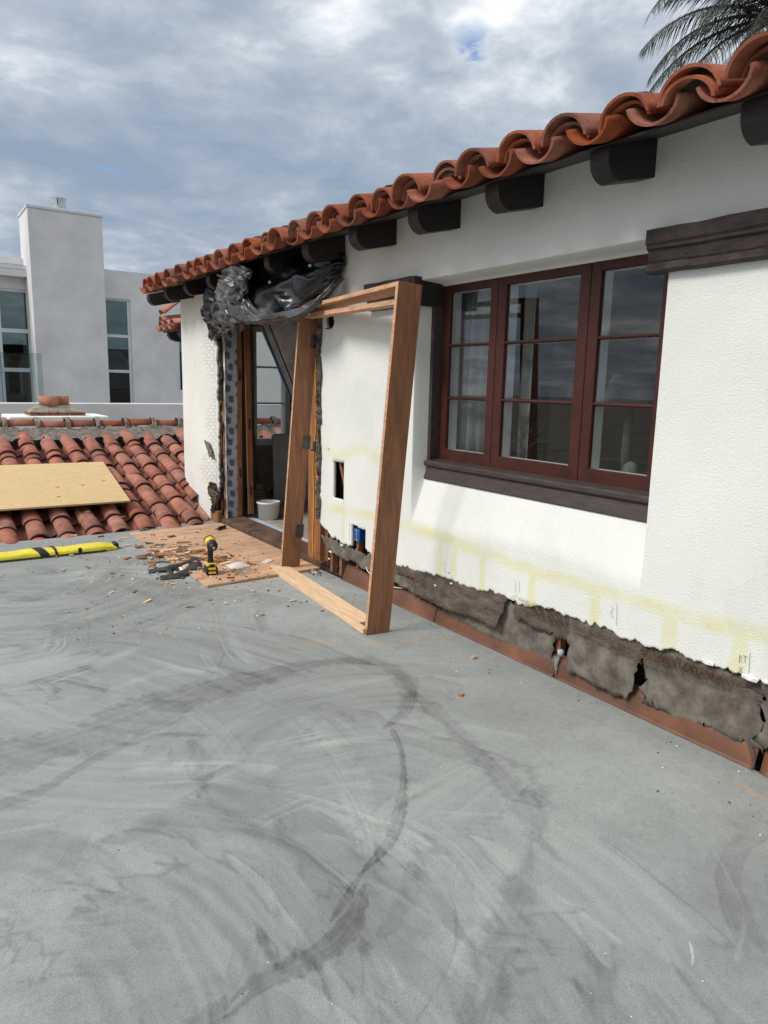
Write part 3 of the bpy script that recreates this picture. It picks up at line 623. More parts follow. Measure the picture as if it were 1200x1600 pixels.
# pipe stub, white caulk run in the gap
p = onx(877, 1010, W+.03)
MB().lathe([(.018, 0), (.018, .03), (.010, .036), (.0, .037)], Matrix.Translation((W+.03, p.y, .115))).build('pipe_stub', m_greypanel, house, True)
MB().grid(loft([[(W+.0, p.y-.02, .13), (W-.003, p.y+.012, .12)], [(W+.0, p.y-.008, .07), (W-.004, p.y+.010, .08)], [(W-.008, p.y-.014, .03), (W-.008, p.y-.004, .028)]], 10, 5, .006, 5, 4)).build('caulk_run', m_greycloth, house, True)
# white plaster flakes left hanging
for px, py, s_ in ((1105, 1035, .03), (1172, 1060, .034), (1197, 1066, .02), (700, 893, .012), (680, 915, .014), (705, 912, .014), (534, 852, .02), (516, 862, .022), (514, 873, .016), (512, 700, .012), (495, 688, .014), (497, 745, .014), (495, 722, .016), (499, 780, .01)):
    p = onx(px, py, W-.008); b = MB(); bm = bmesh.new(); bmesh.ops.create_icosphere(bm, subdivisions=1, radius=1)
    vs = [(p.x+v.co.x*s_*.4, p.y+v.co.y*s_*(.9+.5*random.random()), p.z+v.co.z*s_*.5*(.7+.5*random.random())) for v in bm.verts]
    b.add(vs, [[v.index for v in f.verts] for f in bm.faces]); bm.free(); b.build('plaster_flake', m_rubble, house)

sheet('felt_scrap', [(319, 688), (327, 692), (335, 716), (328, 713)], m_felt, 14, 8, .006, .012, 12, W-.02)
# ---- lintel moulding
prof = [(W+.01, 2.175), (W-.062, 2.172), (W-.062, 2.118), (W-.052, 2.108), (W-.052, 2.096), (W-.040, 2.088), (W-.034, 2.045), (W-.030, 2.038), (W-.044, 2.034), (W-.046, 2.008), (W-.036, 1.999), (W+.01, 1.998)]
def moulding(y0, y1):
    n = int((y1-y0)/.02)+2; P = np.zeros((n, len(prof), 3))
    for i in range(n):
        y = y0+(y1-y0)*i/(n-1)
        for j, (x, z) in enumerate(prof): P[i, j] = (x+.004*(float(vnoise(np.array(y*14), np.array(z*30.), 5))-.5), y, z+.005*(float(vnoise(np.array(y*9), np.array(z*30.), 6))-.5))
    b = MB().grid(P); k = len(prof); b.f += [tuple(range(k)), tuple(range((n-1)*k, n*k))[::-1]]; b.m += [0, 0]
    b.build('lintel_moulding', m_mould, house)
moulding(.3, 2.028); moulding(3.735, 4.277)
MB().bbox((W-.060, 3.700, 1.999), (W+.19, 3.734, 2.172), .004).build('lintel_return', m_brown, house)

# ---- casement window
win = link('casement_window', MB().box((W+.112, 3.705, 1.0), (W+.23, 3.745, 2.17)).box((W+.165, 1.96, 1.0), (W+.23, 2.035, 2.17)).box((W+.165, 2.0355, 2.141), (W+.23, 3.7045, 2.17)).build('_', m_trim).data, house)
bpy.data.objects.remove(bpy.data.objects['_'])
win['label'] = 'three light casement window in oxblood red paint'
SX = W+.185
def sash(y0, y1, z0, z1, stile, rail_b, rail_t, bars):
    gy0, gy1, gz0, gz1 = y0+stile, y1-stile, z0+rail_b, z1-rail_t
    for (mat, x0, x1, e) in ((m_sash, SX, SX+.028, 0), (m_white, SX+.0285, SX+.10, .004)):
        b = MB()
        b.bbox((x0, y0, z0), (x1, y0+stile-e, z1), .0025); b.bbox((x0, y1-stile+e, z0), (x1, y1, z1), .0025)
        b.bbox((x0+.0005, y0+stile-.003, z0), (x1-.0005, y1-stile+.003, z0+rail_b-e), .0025); b.bbox((x0+.0005, y0+stile-.003, z1-rail_t+e), (x1-.0005, y1-stile+.003, z1), .0025)
        b.build('sash' if mat is m_sash else 'sash_inner_face', mat, win)
    zs = [gz0]+bars+[gz1]
    for zb in bars:
        b = MB(); b.prism([(SX+.004, zb-.005), (SX+.001, zb), (SX+.004, zb+.005), (SX+.024, zb+.011), (SX+.024, zb-.011)], gy0-.002, gy1+.002)
        b.build('glazing_bar', m_sash, win)
        MB().box((SX+.0245, gy0-.002, zb-.010), (SX+.06, gy1+.002, zb+.010)).build('glazing_bar_inner', m_white, win)
    for i in range(len(zs)-1):
        MB().box((SX+.018, gy0-.004, zs[i]+.004), (SX+.021, gy1+.004, zs[i+1]-.004)).build('pane', m_glass, win)
BARS = [1.43, 1.76]
sash(3.203, 3.703, 1.012, 2.140, .062, .085, .055, BARS)
sash(2.523, 3.199, 1.012, 2.140, .068, .085, .055, BARS)
sash(2.037, 2.519, 1.012, 2.140, .062, .085, .055, BARS)
b = MB(); b.prism([(W+.090, .984), (W+.083, .992), (W+.083, 1.010), (W+.092, 1.020), (W+.22, 1.030), (W+.22, .984)], 1.953, 3.728)
b.build('sill', m_trim, win)
b = MB(); b.prism([(W+.104, .983), (W+.080, .905), (W+.084, .898), (W+.2, .898), (W+.2, .983)], 1.954, 3.722); b.build('apron', m_trim, win)

# ---- rafter tails
Zr = lambda x: 2.555+(x-W)*.28         # underside of the eave boards
for k in range(12):
    y = 1.41+.645*k
    pr = []
    for t in np.linspace(0, 1, 9):
        a = R_(180+85*t)              # rounded nose
        pr.append((W-.215+.085*math.cos(a)*1.05, Zr(W-.215)-.068+.078*math.sin(a)))
    top = [(W+.06, Zr(W+.06)-.002), (W-.305, Zr(W-.305)-.002)]
    prf = top+pr+[(W+.06, 2.415)]
    MB().prism(prf, y+.0, y+.095).build('rafter_tail', m_brown, house)
# ---- roof: boards, tiles
roof = link('roof', MB().prism([(W-.335, Zr(W-.335)), (W+3.0, Zr(W+3.0)), (W+3.0, Zr(W+3.0)+.03), (W-.335, Zr(W-.335)+.008)], .0, 8.44).prism([(W+3.0, Zr(W+3)), (W+5.0, Zr(W+1)), (W+5.0, Zr(W+1)+.03), (W+3.0, Zr(W+3)+.03)], .0, 8.44).prism([(W+.03, 2.52), (W+3.0, 2.52), (W+3.0, Zr(W+3.0)), (W+.03, 2.562)], 8.21, 8.30).build('_r', m_brown).data, house)
bpy.data.objects.remove(bpy.data.objects['_r'])
roof['label'] = 'dark boarded roof edge carrying red barrel tiles'
def barrel_mesh(name, r0, r1, Ln, up=True, t=.013, k=12, mat=m_tile, arc=172, sq=1.0):
    """axis along +x from 0 (low end, radius r0) to Ln (radius r1)"""
    vs = []; a0 = R_(90-arc/2); a1 = R_(90+arc/2)
    for x, rr in ((0, r0), (Ln, r1)):
        for ro in (rr, rr-t):
            for j in range(k+1):
                a = a0+(a1-a0)*j/k; z = ro*math.sin(a)*sq
                vs.append((x, ro*math.cos(a), z if up else -z))
    n = k+1; fs = []
    for j in range(k):
        fs += [(j, j+1, 2*n+j+1, 2*n+j), (n+j+1, n+j, 3*n+j, 3*n+j+1), (j, n+j, n+j+1, j+1), (2*n+j+1, 3*n+j+1, 3*n+j, 2*n+j)]
    fs += [(0, 2*n, 3*n, n), (k, n+k, 3*n+k, 2*n+k)]
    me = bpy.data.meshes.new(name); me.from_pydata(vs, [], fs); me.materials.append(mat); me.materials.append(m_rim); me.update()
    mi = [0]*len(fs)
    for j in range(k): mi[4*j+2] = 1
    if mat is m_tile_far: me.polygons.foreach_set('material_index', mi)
    sm = [True]*len(fs)
    for j in range(k): sm[4*j+2] = sm[4*j+3] = False
    sm[-1] = sm[-2] = False
    me.polygons.foreach_set('use_smooth', sm)
    bm = bmesh.new(); bm.from_mesh(me); bmesh.ops.recalc_face_normals(bm, faces=bm.faces); bm.to_mesh(me); bm.free()
    return me
m_mud = mk('nest_mud', (.055, .04, .03), .95, .4, 20, .8, 60)
def place(me, name, loc, direction, parent, roll=0.0, yaw=0.0):
    """mesh +x axis to direction (world), z up-ish"""
    d = Vector(direction).normalized(); s_ = Vector((0, 0, 1)).cross(d).normalized(); n = d.cross(s_)
    Mx = Matrix((d, s_, n)).transposed().to_4x4()
    Mx = Matrix.Translation(Vector(loc)) @ Mx @ Matrix.Rotation(yaw, 4, 'Z') @ Matrix.Rotation(roll, 4, 'X')
    o = link(name, me, parent); o.matrix_basis = Mx; return o
T_cov = [barrel_mesh('cover_tile', .122+d, .098, .47, True, sq=.86) for d in (0, .004, -.004)]
T_boo = barrel_mesh('booster_tile', .104, .10, .30, True, .013, sq=.78)
MUD = MB().prism([(.088*math.cos(a), .066*math.sin(a)) for a in np.linspace(0, math.pi, 9)], 0, .05, 'yz').build('mud_fill', m_mud); mud_me = MUD.data; bpy.data.objects.remove(MUD)
T_pan = [barrel_mesh('pan_tile', .104+d, .118, .47, False, sq=.78) for d in (0, .004)]
sl = Vector((1, 0, .28)).normalized(); nrm = Vector((-.28, 0, 1)).normalized()
rr = np.random.default_rng(4); y = .55; kk = 0
while y < 8.22:
    j = lambda a: rr.normal(0, a)
    for c in range(4):
        base = Vector((W-.335, y, Zr(W-.335)+.010))
        lift = .0 if c == 0 else .0
        ov = -.10+j(.018) if c == 0 else -.085
        p = base+sl*(c*.37+ov)+nrm*(.044+j(.004)+.016*(c > 0))
        place(T_cov[int(rr.integers(3))], 'cover_tile', p, sl+Vector((0, 0, -.03)), roof, roll=j(.04), yaw=j(.022))
        if c == 0: place(T_boo, 'booster_tile', base+sl*(-.050+j(.014))+nrm*(.034+j(.004)), sl, roof, roll=j(.07), yaw=j(.04)); place(mud_me, 'mud_fill', base+sl*(-.02+j(.01))+nrm*(.074+j(.004)), sl, roof)
        pp = base+Vector((0, .134+j(.008), 0))+sl*(c*.37+(-.090+j(.014) if c == 0 else -.09))+nrm*(.080+.020*(c > 0)+j(.003))
        place(T_pan[int(rr.integers(2))], 'pan_tile', pp, sl+Vector((0, 0, .012)), roof, roll=j(.06), yaw=j(.03))
    y += .269+j(.012); kk += 1
# ---- door opening: reveal, wrap with print, studs, threshold
rv = MB().box((2.785, 7.215, .0), (2.975, 7.30, 2.2)).build('door_reveal', m_stud, house)
wrap_y = 7.205
G = loft([[(2.822, wrap_y, z), (2.91, wrap_y-.004, z), (2.992, wrap_y, z)] for z in np.linspace(.02, 2.15, 14)], 60, 8, .006, 6, 3)
wrap = MB().grid(G).build('house_wrap', m_wrap, house, True); solid(wrap, .002, 0)
wrap['label'] = 'grey weather barrier strip printed with black round logos'
b = MB()
def logo(cx_, cz_, s):
    yy = wrap_y-.012; n = 18
    for (r0, r1, a0, a1) in ((.84, 1.0, 20, 340),):
        for i in range(n):
            a = R_(a0+(a1-a0)*i/n); c2 = R_(a0+(a1-a0)*(i+1)/n)
            q = [(cx_+math.cos(t)*rad*s*.85, yy, cz_+math.sin(t)*rad*s) for t, rad in ((a, r0), (c2, r0), (c2, r1), (a, r1))]
            b.add(q, [(0, 1, 2, 3)])
    def bar(x0, z0, x1, z1): b.add([(cx_+x0*s, yy, cz_+z0*s), (cx_+x1*s, yy, cz_+z0*s), (cx_+x1*s, yy, cz_+z1*s), (cx_+x0*s, yy, cz_+z1*s)], [(0, 1, 2, 3)])
    bar(-.55, -.1, -.38, .6); bar(-.55, .45, -.1, .6); bar(-.25, -.6, -.08, .6); bar(-.55, -.05, -.1, .08); bar(.1, -.65, .27, .6); bar(-.05, -.65, .5, -.5); bar(.42, -.2, .56, .5); bar(-.5, -.55, -.2, -.42); bar(.1, .1, .55, .22)
for i in range(19):
    z = .09+.112*i
    logo(2.875+.016*((i % 3)-1), z, .036); 
    if i % 3 != 1: logo(2.965 if i % 2 else 2.955, z+.045, .026)
    else: logo(2.835, z+.052, .018)
b.build('printed_logo', m_ink, wrap)
for (x0, x1, y0, mt, nm, z1) in ((2.775, 2.792, 7.222, m_black, 'torn_felt_edge', 2.15), (2.793, 2.806, 7.215, m_chipw, 'lath_strip', 1.35), (2.808, 2.822, 7.208, m_white, 'plaster_bead', 2.15)):
    G = loft([[(x0+.006*math.sin(z*9), y0-.02+.012*math.sin(z*23), z), (x1, y0-.03, z)] for z in np.linspace(.02, z1, 30)], 90, 3, .03 if mt is m_black else .004, 9, 5)
    o = MB().grid(G).build(nm, mt, house); solid(o, .01, 0)
MB().box((3.0, 7.19, .03), (3.03, 7.27, 2.2)).build('inner_stop', m_dark, house)
# near side: bare stud with cable, ragged black edge
MB().box((2.785, 5.045, .02), (2.83, 5.26, 2.17)).build('bare_stud', m_studred, house)
MB().box((2.80, 5.0, 2.155), (2.99, 7.3, 2.25)).build('door_header', m_stud, house)
MB().box((2.83, 4.995, .02), (2.95, 5.045, 2.15)).build('trimmer_stud', m_stud, house)
G = loft([[(W-.006, 4.975+.012*math.sin(z*19), z), (W-.018, 5.01+.01*math.sin(z*31), z), (W+.035, 5.045, z)] for z in np.linspace(.42, 2.05, 40)], 130, 7, .03, 14, 15)
o = MB().grid(G).build('torn_edge', m_felt2, house); solid(o, .006, 0)
P = [Vector((2.78, 5.14+.02*math.sin(z*3.1)+.012*math.sin(z*9), z)) for z in np.linspace(.05, 1.95, 30)]
MB().tube(P, .005, 6).build('cable', m_yellowwire, house, True)
b = MB(); b.box((2.735, 5.0, .962), (2.80, 5.13, .975)); b.box((2.74, 5.01, .976), (2.785, 5.10, 1.04)); b.build('stud_bracket', m_dmetal, house)
MB().bbox((2.76, 5.0, 1.86), (2.80, 5.07, 1.95), .004).build('blue_box', m_bluebox, house)
# threshold
b = MB(); b.prism([(2.765, -.01), (2.765, .045), (2.79, .052), (3.005, .058), (3.005, -.01)], 5.0, 7.2)
b.build('threshold', m_thresh, house)
MB().box((3.007, 5.05, .032), (3.04, 7.19, .040)).build('tape_line', m_pot, house); MB().box((3.045, 5.05, .031), (3.12, 7.19, .036)).build('floor_tape', m_wrap, house)
MB().bbox((2.72, 7.21, .0), (2.785, 7.42, .13), .01).build('base_block', m_stud, house)
# torn lumps at the foot of the pillar
G = loft([[(W-.02, 7.24+.05*math.sin(z*17), z), (W-.04, 7.32+.04*math.sin(z*23), z), (W-.01, 7.42+.05*math.cos(z*19), z)] for z in np.linspace(.1, .42, 10)], 30, 16, .06, 8, 25)
o = MB().grid(G).build('torn_felt', m_felt2, house); solid(o, .004, 0)
# far window in the end wall
fw = MB(); f0, f1 = WX0, WX1
for (x0, x1, z0, z1) in ((f0, f0+.035, WZ0, WZ1), (f1-.06, f1, WZ0, WZ1), (f0+.035, f1-.06, WZ0, WZ0+.08), (f0+.035, f1-.06, WZ1-.06, WZ1)): fw.box((x0, 8.09, z0), (x1, 8.22, z1))
fw.box((f0+.035, 8.14, 1.24), (f1-.06, 8.17, 1.262)); fw.box((f0+.035, 8.14, 1.675), (f1-.06, 8.17, 1.697))
fwo = fw.build('far_window', m_alu, house)
for z0, z1 in ((.82, 1.24), (1.262, 1.675), (1.697, 2.1)): MB().box((f0+.035, 8.15, z0), (f1-.06, 8.153, z1)).build('pane', m_glass, fwo)
# electrical box in the square hole
MB().bbox((2.765, 4.405, .335), (2.83, 4.485, .435), .004).build('electrical_box', m_bluebox, house)
b = MB(); yc_ = 4.445
for (a, c, d, e) in ((yc_-.001, yc_+.001, .35, .42), (yc_-.02, yc_+.02, .347, .349), (yc_-.02, yc_+.02, .421, .423)): b.box((2.7635, a, d), (2.7648, c, e))
b.build('box_markings', m_white, house)
P = [Vector((W+.03, 4.35, .22)), Vector((W-.01, 4.25, .16)), Vector((W-.02, 4.12, .12)), Vector((W+.01, 3.98, .10)), Vector((W+.03, 3.85, .12))]
MB().tube(P, .004, 6).build('loose_cable', m_bucket, house, True)
# pencil marks on the stucco
def pencil(polys):
    b = MB()
    for pl in polys: b.tube([onx(*p, W-.004) for p in pl], .0007, 4, False)
    b.build('pencil_mark', m_ink, house)
pencil([[(1155, 1036), (1155, 1024)], [(1155, 1024), (1159, 1026), (1155, 1030), (1160, 1035)], [(1161, 1024), (1168, 1027)], [(1164, 1025), (1164, 1036)], [(1154, 1042), (1160, 1051)], [(1160, 1042), (1154, 1051)]])
pencil([[(1172, 1020), (1169, 1060)], [(964, 944), (963, 978)], [(954, 946), (958, 952), (953, 958)], [(954, 958), (958, 966)], [(811, 908), (811, 926)], [(805, 908), (806, 926)], [(695, 878), (695, 893)], [(546, 815), (546, 845)], [(521, 715), (538, 722)], [(518, 720), (523, 722)], [(537, 718), (536, 726)], [(537, 780), (536, 788)]])

# ================================================================= DOOR FRAME LEANING ON THE WALL
base = Vector((2.235, 3.46, 0)); far = Vector((2.452, 5.10, 0)); U = (far-base).normalized(); Vv = Vector((U.y, -U.x, 0)); Ln = (far-base).length
df = empty('door_frame', base, 'new brown double door frame standing on a pale plank, leaning on the stucco wall', 'door frame')
tilt = math.atan(.160/2.09)
B3 = Matrix((Vv, U, Vv.cross(U))).transposed().to_4x4()
MF = Matrix.Translation(base) @ B3 @ Matrix.Rotation(tilt, 4, 'Y')
D_ = .156
b = MB(); b.bbox((0, 0, .0), (D_, .030, 2.092), .002, MF); b.build('side_post', m_frame_wood, df)
b = MB(); b.bbox((0, Ln-.012, .036), (D_, Ln+.018, 2.075), .002, MF); b.build('side_post', m_frame_wood, df)
b = MB(); b.bbox((-.001, -.001, .035), (.0, .0305, 2.09), .0002, MF); b.build('raw_edge', m_frame_edge, df)
b = MB(); b.bbox((-.001, Ln-.0125, .036), (.0, Ln+.0185, 2.073), .0002, MF); b.build('raw_edge', m_frame_edge, df)
b = MB(); b.bbox((.0, .0305, 2.064), (D_-.01, Ln-.0125, 2.092), .002, MF); b.build('head', m_frame_edge, df)
b = MB(); b.add([MF @ Vector(v) for v in ((.03, .0305, 1.972), (.10, .0305, 1.972), (.10, Ln-.0125, 2.008), (.03, Ln-.0125, 2.008), (.03, .0305, 2.002), (.10, .0305, 2.002), (.10, Ln-.0125, 2.036), (.03, Ln-.0125, 2.036))], [(0, 3, 2, 1), (4, 5, 6, 7), (0, 1, 5, 4), (1, 2, 6, 5), (2, 3, 7, 6), (3, 0, 4, 7)]); b.build('transom_bar', m_frame_edge, df)
for zz in (1.79, 1.0, .28):
    b = MB(); yh = Ln-.0155
    b.box((D_-.052, yh-.002, zz), (D_-.004, yh+.0028, zz+.105), MF); b.tube([MF @ Vector((D_+.003, yh, zz)), MF @ Vector((D_+.003, yh, zz+.105))], .006, 8)
    b.build('hinge', m_dmetal, df)
# bottom plank, notched at the near post
e0, e1 = onz(567, 991, .0), onz(426, 889, .03); e0.z = 0; e1.z = 0
pU = (e1-e0).normalized(); pV = Vector((pU.y, -pU.x, 0)); PM = Matrix.Translation(e0) @ Matrix((pV, pU, Vector((0, 0, 1)))).transposed().to_4x4(); PL = (e1-e0).length
b = MB(); b.bbox((0, 0, .001), (.034, .12, .034), .002, PM); b.bbox((0, .1185, .0012), (.150, PL-.02, .0345), .002, PM)
b.prism([(0, PL-.021), (.150, PL-.021), (.10, PL+.02), (.03, PL+.13)], .0015, .034, 'xy', PM)
o = b.build('bottom_plank', m_pine, df); o['label'] = 'pale unpainted pine plank lying flat under the posts'

# ================================================================= TARP BUNDLE OVER THE DOOR
tp = empty('plastic_tarp', (2.6, 5.5, 2.3), 'crumpled black and silver tarp bundled under the eave over the doorway', 'tarp')
X3 = lambda pts, x: [onx(px, py, x if not isinstance(x, (list, tuple)) else x[i]) for i, (px, py) in enumerate(pts)]
def part(name, rows, nu, nv, amp, freq, seed, mat, th=.002):
    o = MB().grid(loft(rows, nu, nv, amp, freq, seed, True, 3)).build(name, mat, tp, name == 'black_sheet'); solid(o, th, 0); return o
part('black_sheet', [X3([(345, 420), (400, 404), (470, 388), (538, 398)], 2.73), X3([(352, 440), (400, 430), (470, 420), (536, 410)], [2.60, 2.56, 2.58, 2.70]), X3([(362, 470), (405, 494), (455, 486), (532, 430)], [2.55, 2.50, 2.52, 2.71])], 40, 80, .045, 4, 31, m_tarpb)
part('silver_fold', [X3([(392, 424), (384, 452), (404, 486), (445, 488), (492, 469), (533, 428)], [2.50, 2.49, 2.46, 2.47, 2.52, 2.70]),
                     X3([(368, 430), (362, 462), (388, 496), (440, 497), (490, 479), (535, 431)], [2.45, 2.42, 2.40, 2.43, 2.50, 2.70]),
                     X3([(345, 440), (342, 480), (372, 503), (432, 505), (480, 491), (536, 434)], [2.50, 2.50, 2.52, 2.55, 2.60, 2.72])], 16, 50, .030, 5, 35, m_tarpg)
part('silver_bunch', [X3([(343, 424), (358, 414), (378, 416), (394, 422)], [2.50, 2.42, 2.42, 2.48]), X3([(337, 442), (355, 440), (374, 436), (390, 442)], [2.48, 2.36, 2.38, 2.46]), X3([(342, 466), (356, 474), (372, 466), (384, 460)], [2.5, 2.40, 2.42, 2.48])], 17, 19, .07, 5, 37, m_tarps)
part('grey_bunch', [X3([(344, 452), (362, 458), (384, 476), (400, 490)], [2.52, 2.44, 2.46, 2.5]), X3([(332, 486), (350, 490), (374, 500), (396, 500)], [2.56, 2.48, 2.5, 2.56]), X3([(334, 512), (350, 520), (368, 516), (384, 508)], [2.62, 2.58, 2.6, 2.66])], 19, 17, .06, 5, 39, m_tarpg)
part('black_bunch', [X3([(330, 440), (348, 440)], [2.66, 2.60]), X3([(319, 462), (342, 462)], [2.62, 2.56]), X3([(318, 490), (338, 492)], [2.64, 2.56]), X3([(324, 508), (346, 516)], [2.66, 2.60]), X3([(328, 530), (338, 532)], [2.71, 2.69])], 26, 9, .06, 5, 41, m_tarpb)
for px, py, x in ((421, 441, 2.42), (437, 468, 2.36), (484, 415, 2.5)):
    c = onx(px, py, x); d = (Vector(CAM)-c).normalized(); q = d.to_track_quat('Z', 'Y').to_matrix().to_4x4()
    MB().lathe([(.005, 0), (.0105, 0), (.0105, .003), (.005, .003), (.005, 0)], Matrix.Translation(c) @ q, 14).build('grommet', m_metal, tp)
# plastic door curtain with blue tape
ct = empty('plastic_curtain', ony(430, 520, 6.6), 'milky plastic dust curtain with blue taped edge pulled aside in the doorway', 'curtain')
o = MB().grid(loft([[ony(400, 492, 6.9), ony(415, 492, 6.8), ony(430, 490, 6.7), ony(448, 488, 6.6), ony(468, 488, 6.5)], [ony(426, 560, 6.9), ony(434, 556, 6.8), ony(446, 555, 6.7), ony(456, 552, 6.6), ony(476, 540, 6.5)],
     [ony(452, 618, 6.9), ony(458, 618, 6.85), ony(464, 617, 6.8), ony(470, 614, 6.8), ony(482, 600, 6.7)]], 40, 60, .03, 4, 44, False, 2)).build('sheet', m_curtain, ct, True); solid(o, .002)
q = [ony(402, 492, 6.80), ony(427, 555, 6.80), ony(455, 622, 6.80)]
P = np.array([[p+Vector((-.012, 0, 0)), p+Vector((.016, -.01, 0))] for p in q]); o = MB().grid(P).build('blue_tape_edge', m_blue, ct); solid(o, .003)
q = [ony(414, 492, 6.62), ony(438, 552, 6.62), ony(466, 622, 6.62)]
P = np.array([[p+Vector((-.006, 0, 0)), p+Vector((.008, -.01, 0))] for p in q]); o = MB().grid(P).build('zip_seam', m_black, ct); solid(o, .003)

# ================================================================= INSIDE THE DOORWAY
bk = empty('bucket', (3.245, 7.05, .03), 'white plastic bucket on the floor just inside the doorway', 'bucket')
MB().lathe([(.108, .0), (.122, .17), (.128, .172), (.128, .195), (.120, .195), (.116, .18), (.104, .012)], Matrix.Translation((3.245, 7.05, .03)), 28).build('pail', m_bucket, bk, True)
MB().tube([Vector((3.245+.127*math.cos(a), 7.05+.127*math.sin(a)-.02*math.sin(a), .205-.015*math.sin(a))) for a in np.linspace(math.pi, 2*math.pi, 14)], .003, 5).build('wire_handle', m_dmetal, bk)
fp = empty('folding_table', (3.85, 7.9, .03), 'folded grey plastic table stood upright against the far wall', 'table')
bm = MB(); bl, bt_ = ony(424, 790, 7.85), ony(420, 688, 7.85)
bm.bbox((0, 0, 0), (.95, .045, .86), .04, Matrix.Translation((3.70, 7.86, .033)) @ Matrix.Rotation(R_(-3), 4, 'X'), 3); bm.build('top', m_greypanel, fp, True)
MB().tube([(3.78, 7.97, .12), (3.78, 7.97, .75), (4.5, 7.97, .75), (4.5, 7.97, .12)], .012, 8).build('leg_frame', m_dmetal, fp)
br = empty('broom', (3.60, 8.0, .03), 'straw broom standing in the corner behind the leaning boards', 'broom')
b = MB(); b.prism([(-.045, .0), (-.03, -.0), (.0, .0)][:0]+[(-.085, 0), (.085, 0), (.04, .24), (-.04, .24)], -.02, .02, 'xz', Matrix.Translation((3.545, 7.98, .04))); b.build('bristles', m_straw, br)
for z in (.09, .13, .17): MB().box((3.545-.075+z*.15, 7.955, z+.03), (3.545+.075-z*.15, 8.003, z+.038)).build('stitching', m_twig, br)
MB().tube([(3.545, 7.98, .27), (3.47, 8.04, 1.35)], .012, 8).build('handle', m_stud, br)
for i, (pa, pb, y_, w, lab) in enumerate((((376, 806), (374, 500), 7.16, .045, 'narrow dark door casing board leaning just inside the wrapped jamb'), ((393, 803), (386, 500), 7.12, .058, 'wider lighter brown door casing board with a latch mortise'))):
    a = ony(*pa, y_); c = ony(*pb, y_+.03); bo = empty('casing_board', a, lab, 'board')
    w2 = w/2
    b = MB(); b.add([a+Vector((-w2, 0, 0)), a+Vector((w2, 0, 0)), a+Vector((w2, .03, 0)), a+Vector((-w2, .03, 0)), c+Vector((-w2, 0, 0)), c+Vector((w2, 0, 0)), c+Vector((w2, .03, 0)), c+Vector((-w2, .03, 0))], [(0, 3, 2, 1), (4, 5, 6, 7), (0, 1, 5, 4), (1, 2, 6, 5), (2, 3, 7, 6), (3, 0, 4, 7)])
    b.build('board', m_frame_wood if i else m_stud, bo)
    for t in ((.45, .10) if i else (.2, .7)):
        p = a.lerp(c, t); MB().box((p.x-.012, p.y-.004, p.z), (p.x+.012, p.y-.0005, p.z+.10)).build('hinge_plate', m_dmetal, bo)
# things behind the casement window
G = np.array([[(3.10+.018*math.sin(yy*75)+.01*math.sin(yy*31), yy, z) for z in np.linspace(.98, 2.3, 6)] for yy in np.linspace(3.42, 3.86, 70)])
o = MB().grid(G).build('window_curtain', m_greycloth, None, True); tag(o, 'white cotton curtain gathered inside the left hand sash', 'curtain'); solid(o, .002)
G = np.array([[(3.10+.015*math.sin(yy*80), yy, z) for z in np.linspace(.98, 2.3, 6)] for yy in np.linspace(3.04, 3.14, 20)])
o = MB().grid(G).build('window_curtain', m_greycloth, None, True); tag(o, 'narrow white curtain edge hanging inside the middle sash', 'curtain'); solid(o, .002)
tb = empty('side_table', (3.32, 2.9, .03), 'dim wooden table inside below the casement window', 'table')
MB().bbox((3.05, 1.9, .90), (3.60, 3.85, .94), .004).build('table_top', m_stud, tb)
for x_, y_ in ((3.08, 1.95), (3.56, 1.95), (3.08, 3.8), (3.56, 3.8)): MB().box((x_-.02, y_-.02, .03), (x_+.02, y_+.02, .899)).build('leg', m_stud, tb)
lp_ = onx(980, 690, 3.35); ltop = onx(980, 585, 3.35); lb = onx(980, 628, 3.35)
lm = empty('table_lamp', (3.35, lp_.y, .94), 'table lamp with tapered cloth shade seen through the right hand sash', 'lamp')
MB().lathe([(.07, 0), (.07, .02), (.03, .04), (.022, .15), (.03, .2), (.02, lb.z-.94-.02)], Matrix.Translation((3.35, lp_.y, .942)), 16).build('lamp_base', m_stone, lm, True)
o = MB().lathe([(.17, lb.z-.942-.03), (.105, ltop.z-.942)], Matrix.Translation((3.35, lp_.y, .942)), 24).build('lamp_shade', m_shade, lm, True)
MB().tube([(3.35, lp_.y, ltop.z), (3.35, lp_.y, ltop.z+.045)], [.004, .007], 6).build('finial', m_dmetal, lm)
sp = onx(987, 712, 3.16); st = empty('bust', (3.16, sp.y, .94), 'small pale stone bust on the table in the right hand pane', 'statue')
MB().lathe([(.035, 0), (.04, .02), (.022, .05), (.018, .075), (.03, .095), (.037, .125), (.033, .155), (.018, .172), (0, .176)], Matrix.Translation((3.16, sp.y, .942)) @ Matrix.Scale(1.1, 4), 18).build('head', m_stone, st, True)
MB().prism([(0, .12), (-.018, .10), (0, .135)], -.006, .006, 'xz', Matrix.Translation((3.13, sp.y, .945))).build('nose', m_stone, st)
r = np.random.default_rng(9); b = MB()
for k in range(260):
    p = Vector((3.06+r.random()*.10, 2.06+r.random()*.46, .942)); b.tube([p, p+Vector((r.normal(0, .02), r.normal(0, .03), .02+r.random()*.05)), p+Vector((r.normal(0, .04), r.normal(0, .06), .03+r.random()*.07))], .0014, 3, False)
tag(b.build('dried_grass', m_straw), 'dried straw strewn along the inside sill of the right hand sash', 'dried grass', kind='stuff')
b = MB(); tb0 = onx(808, 712, 3.12)
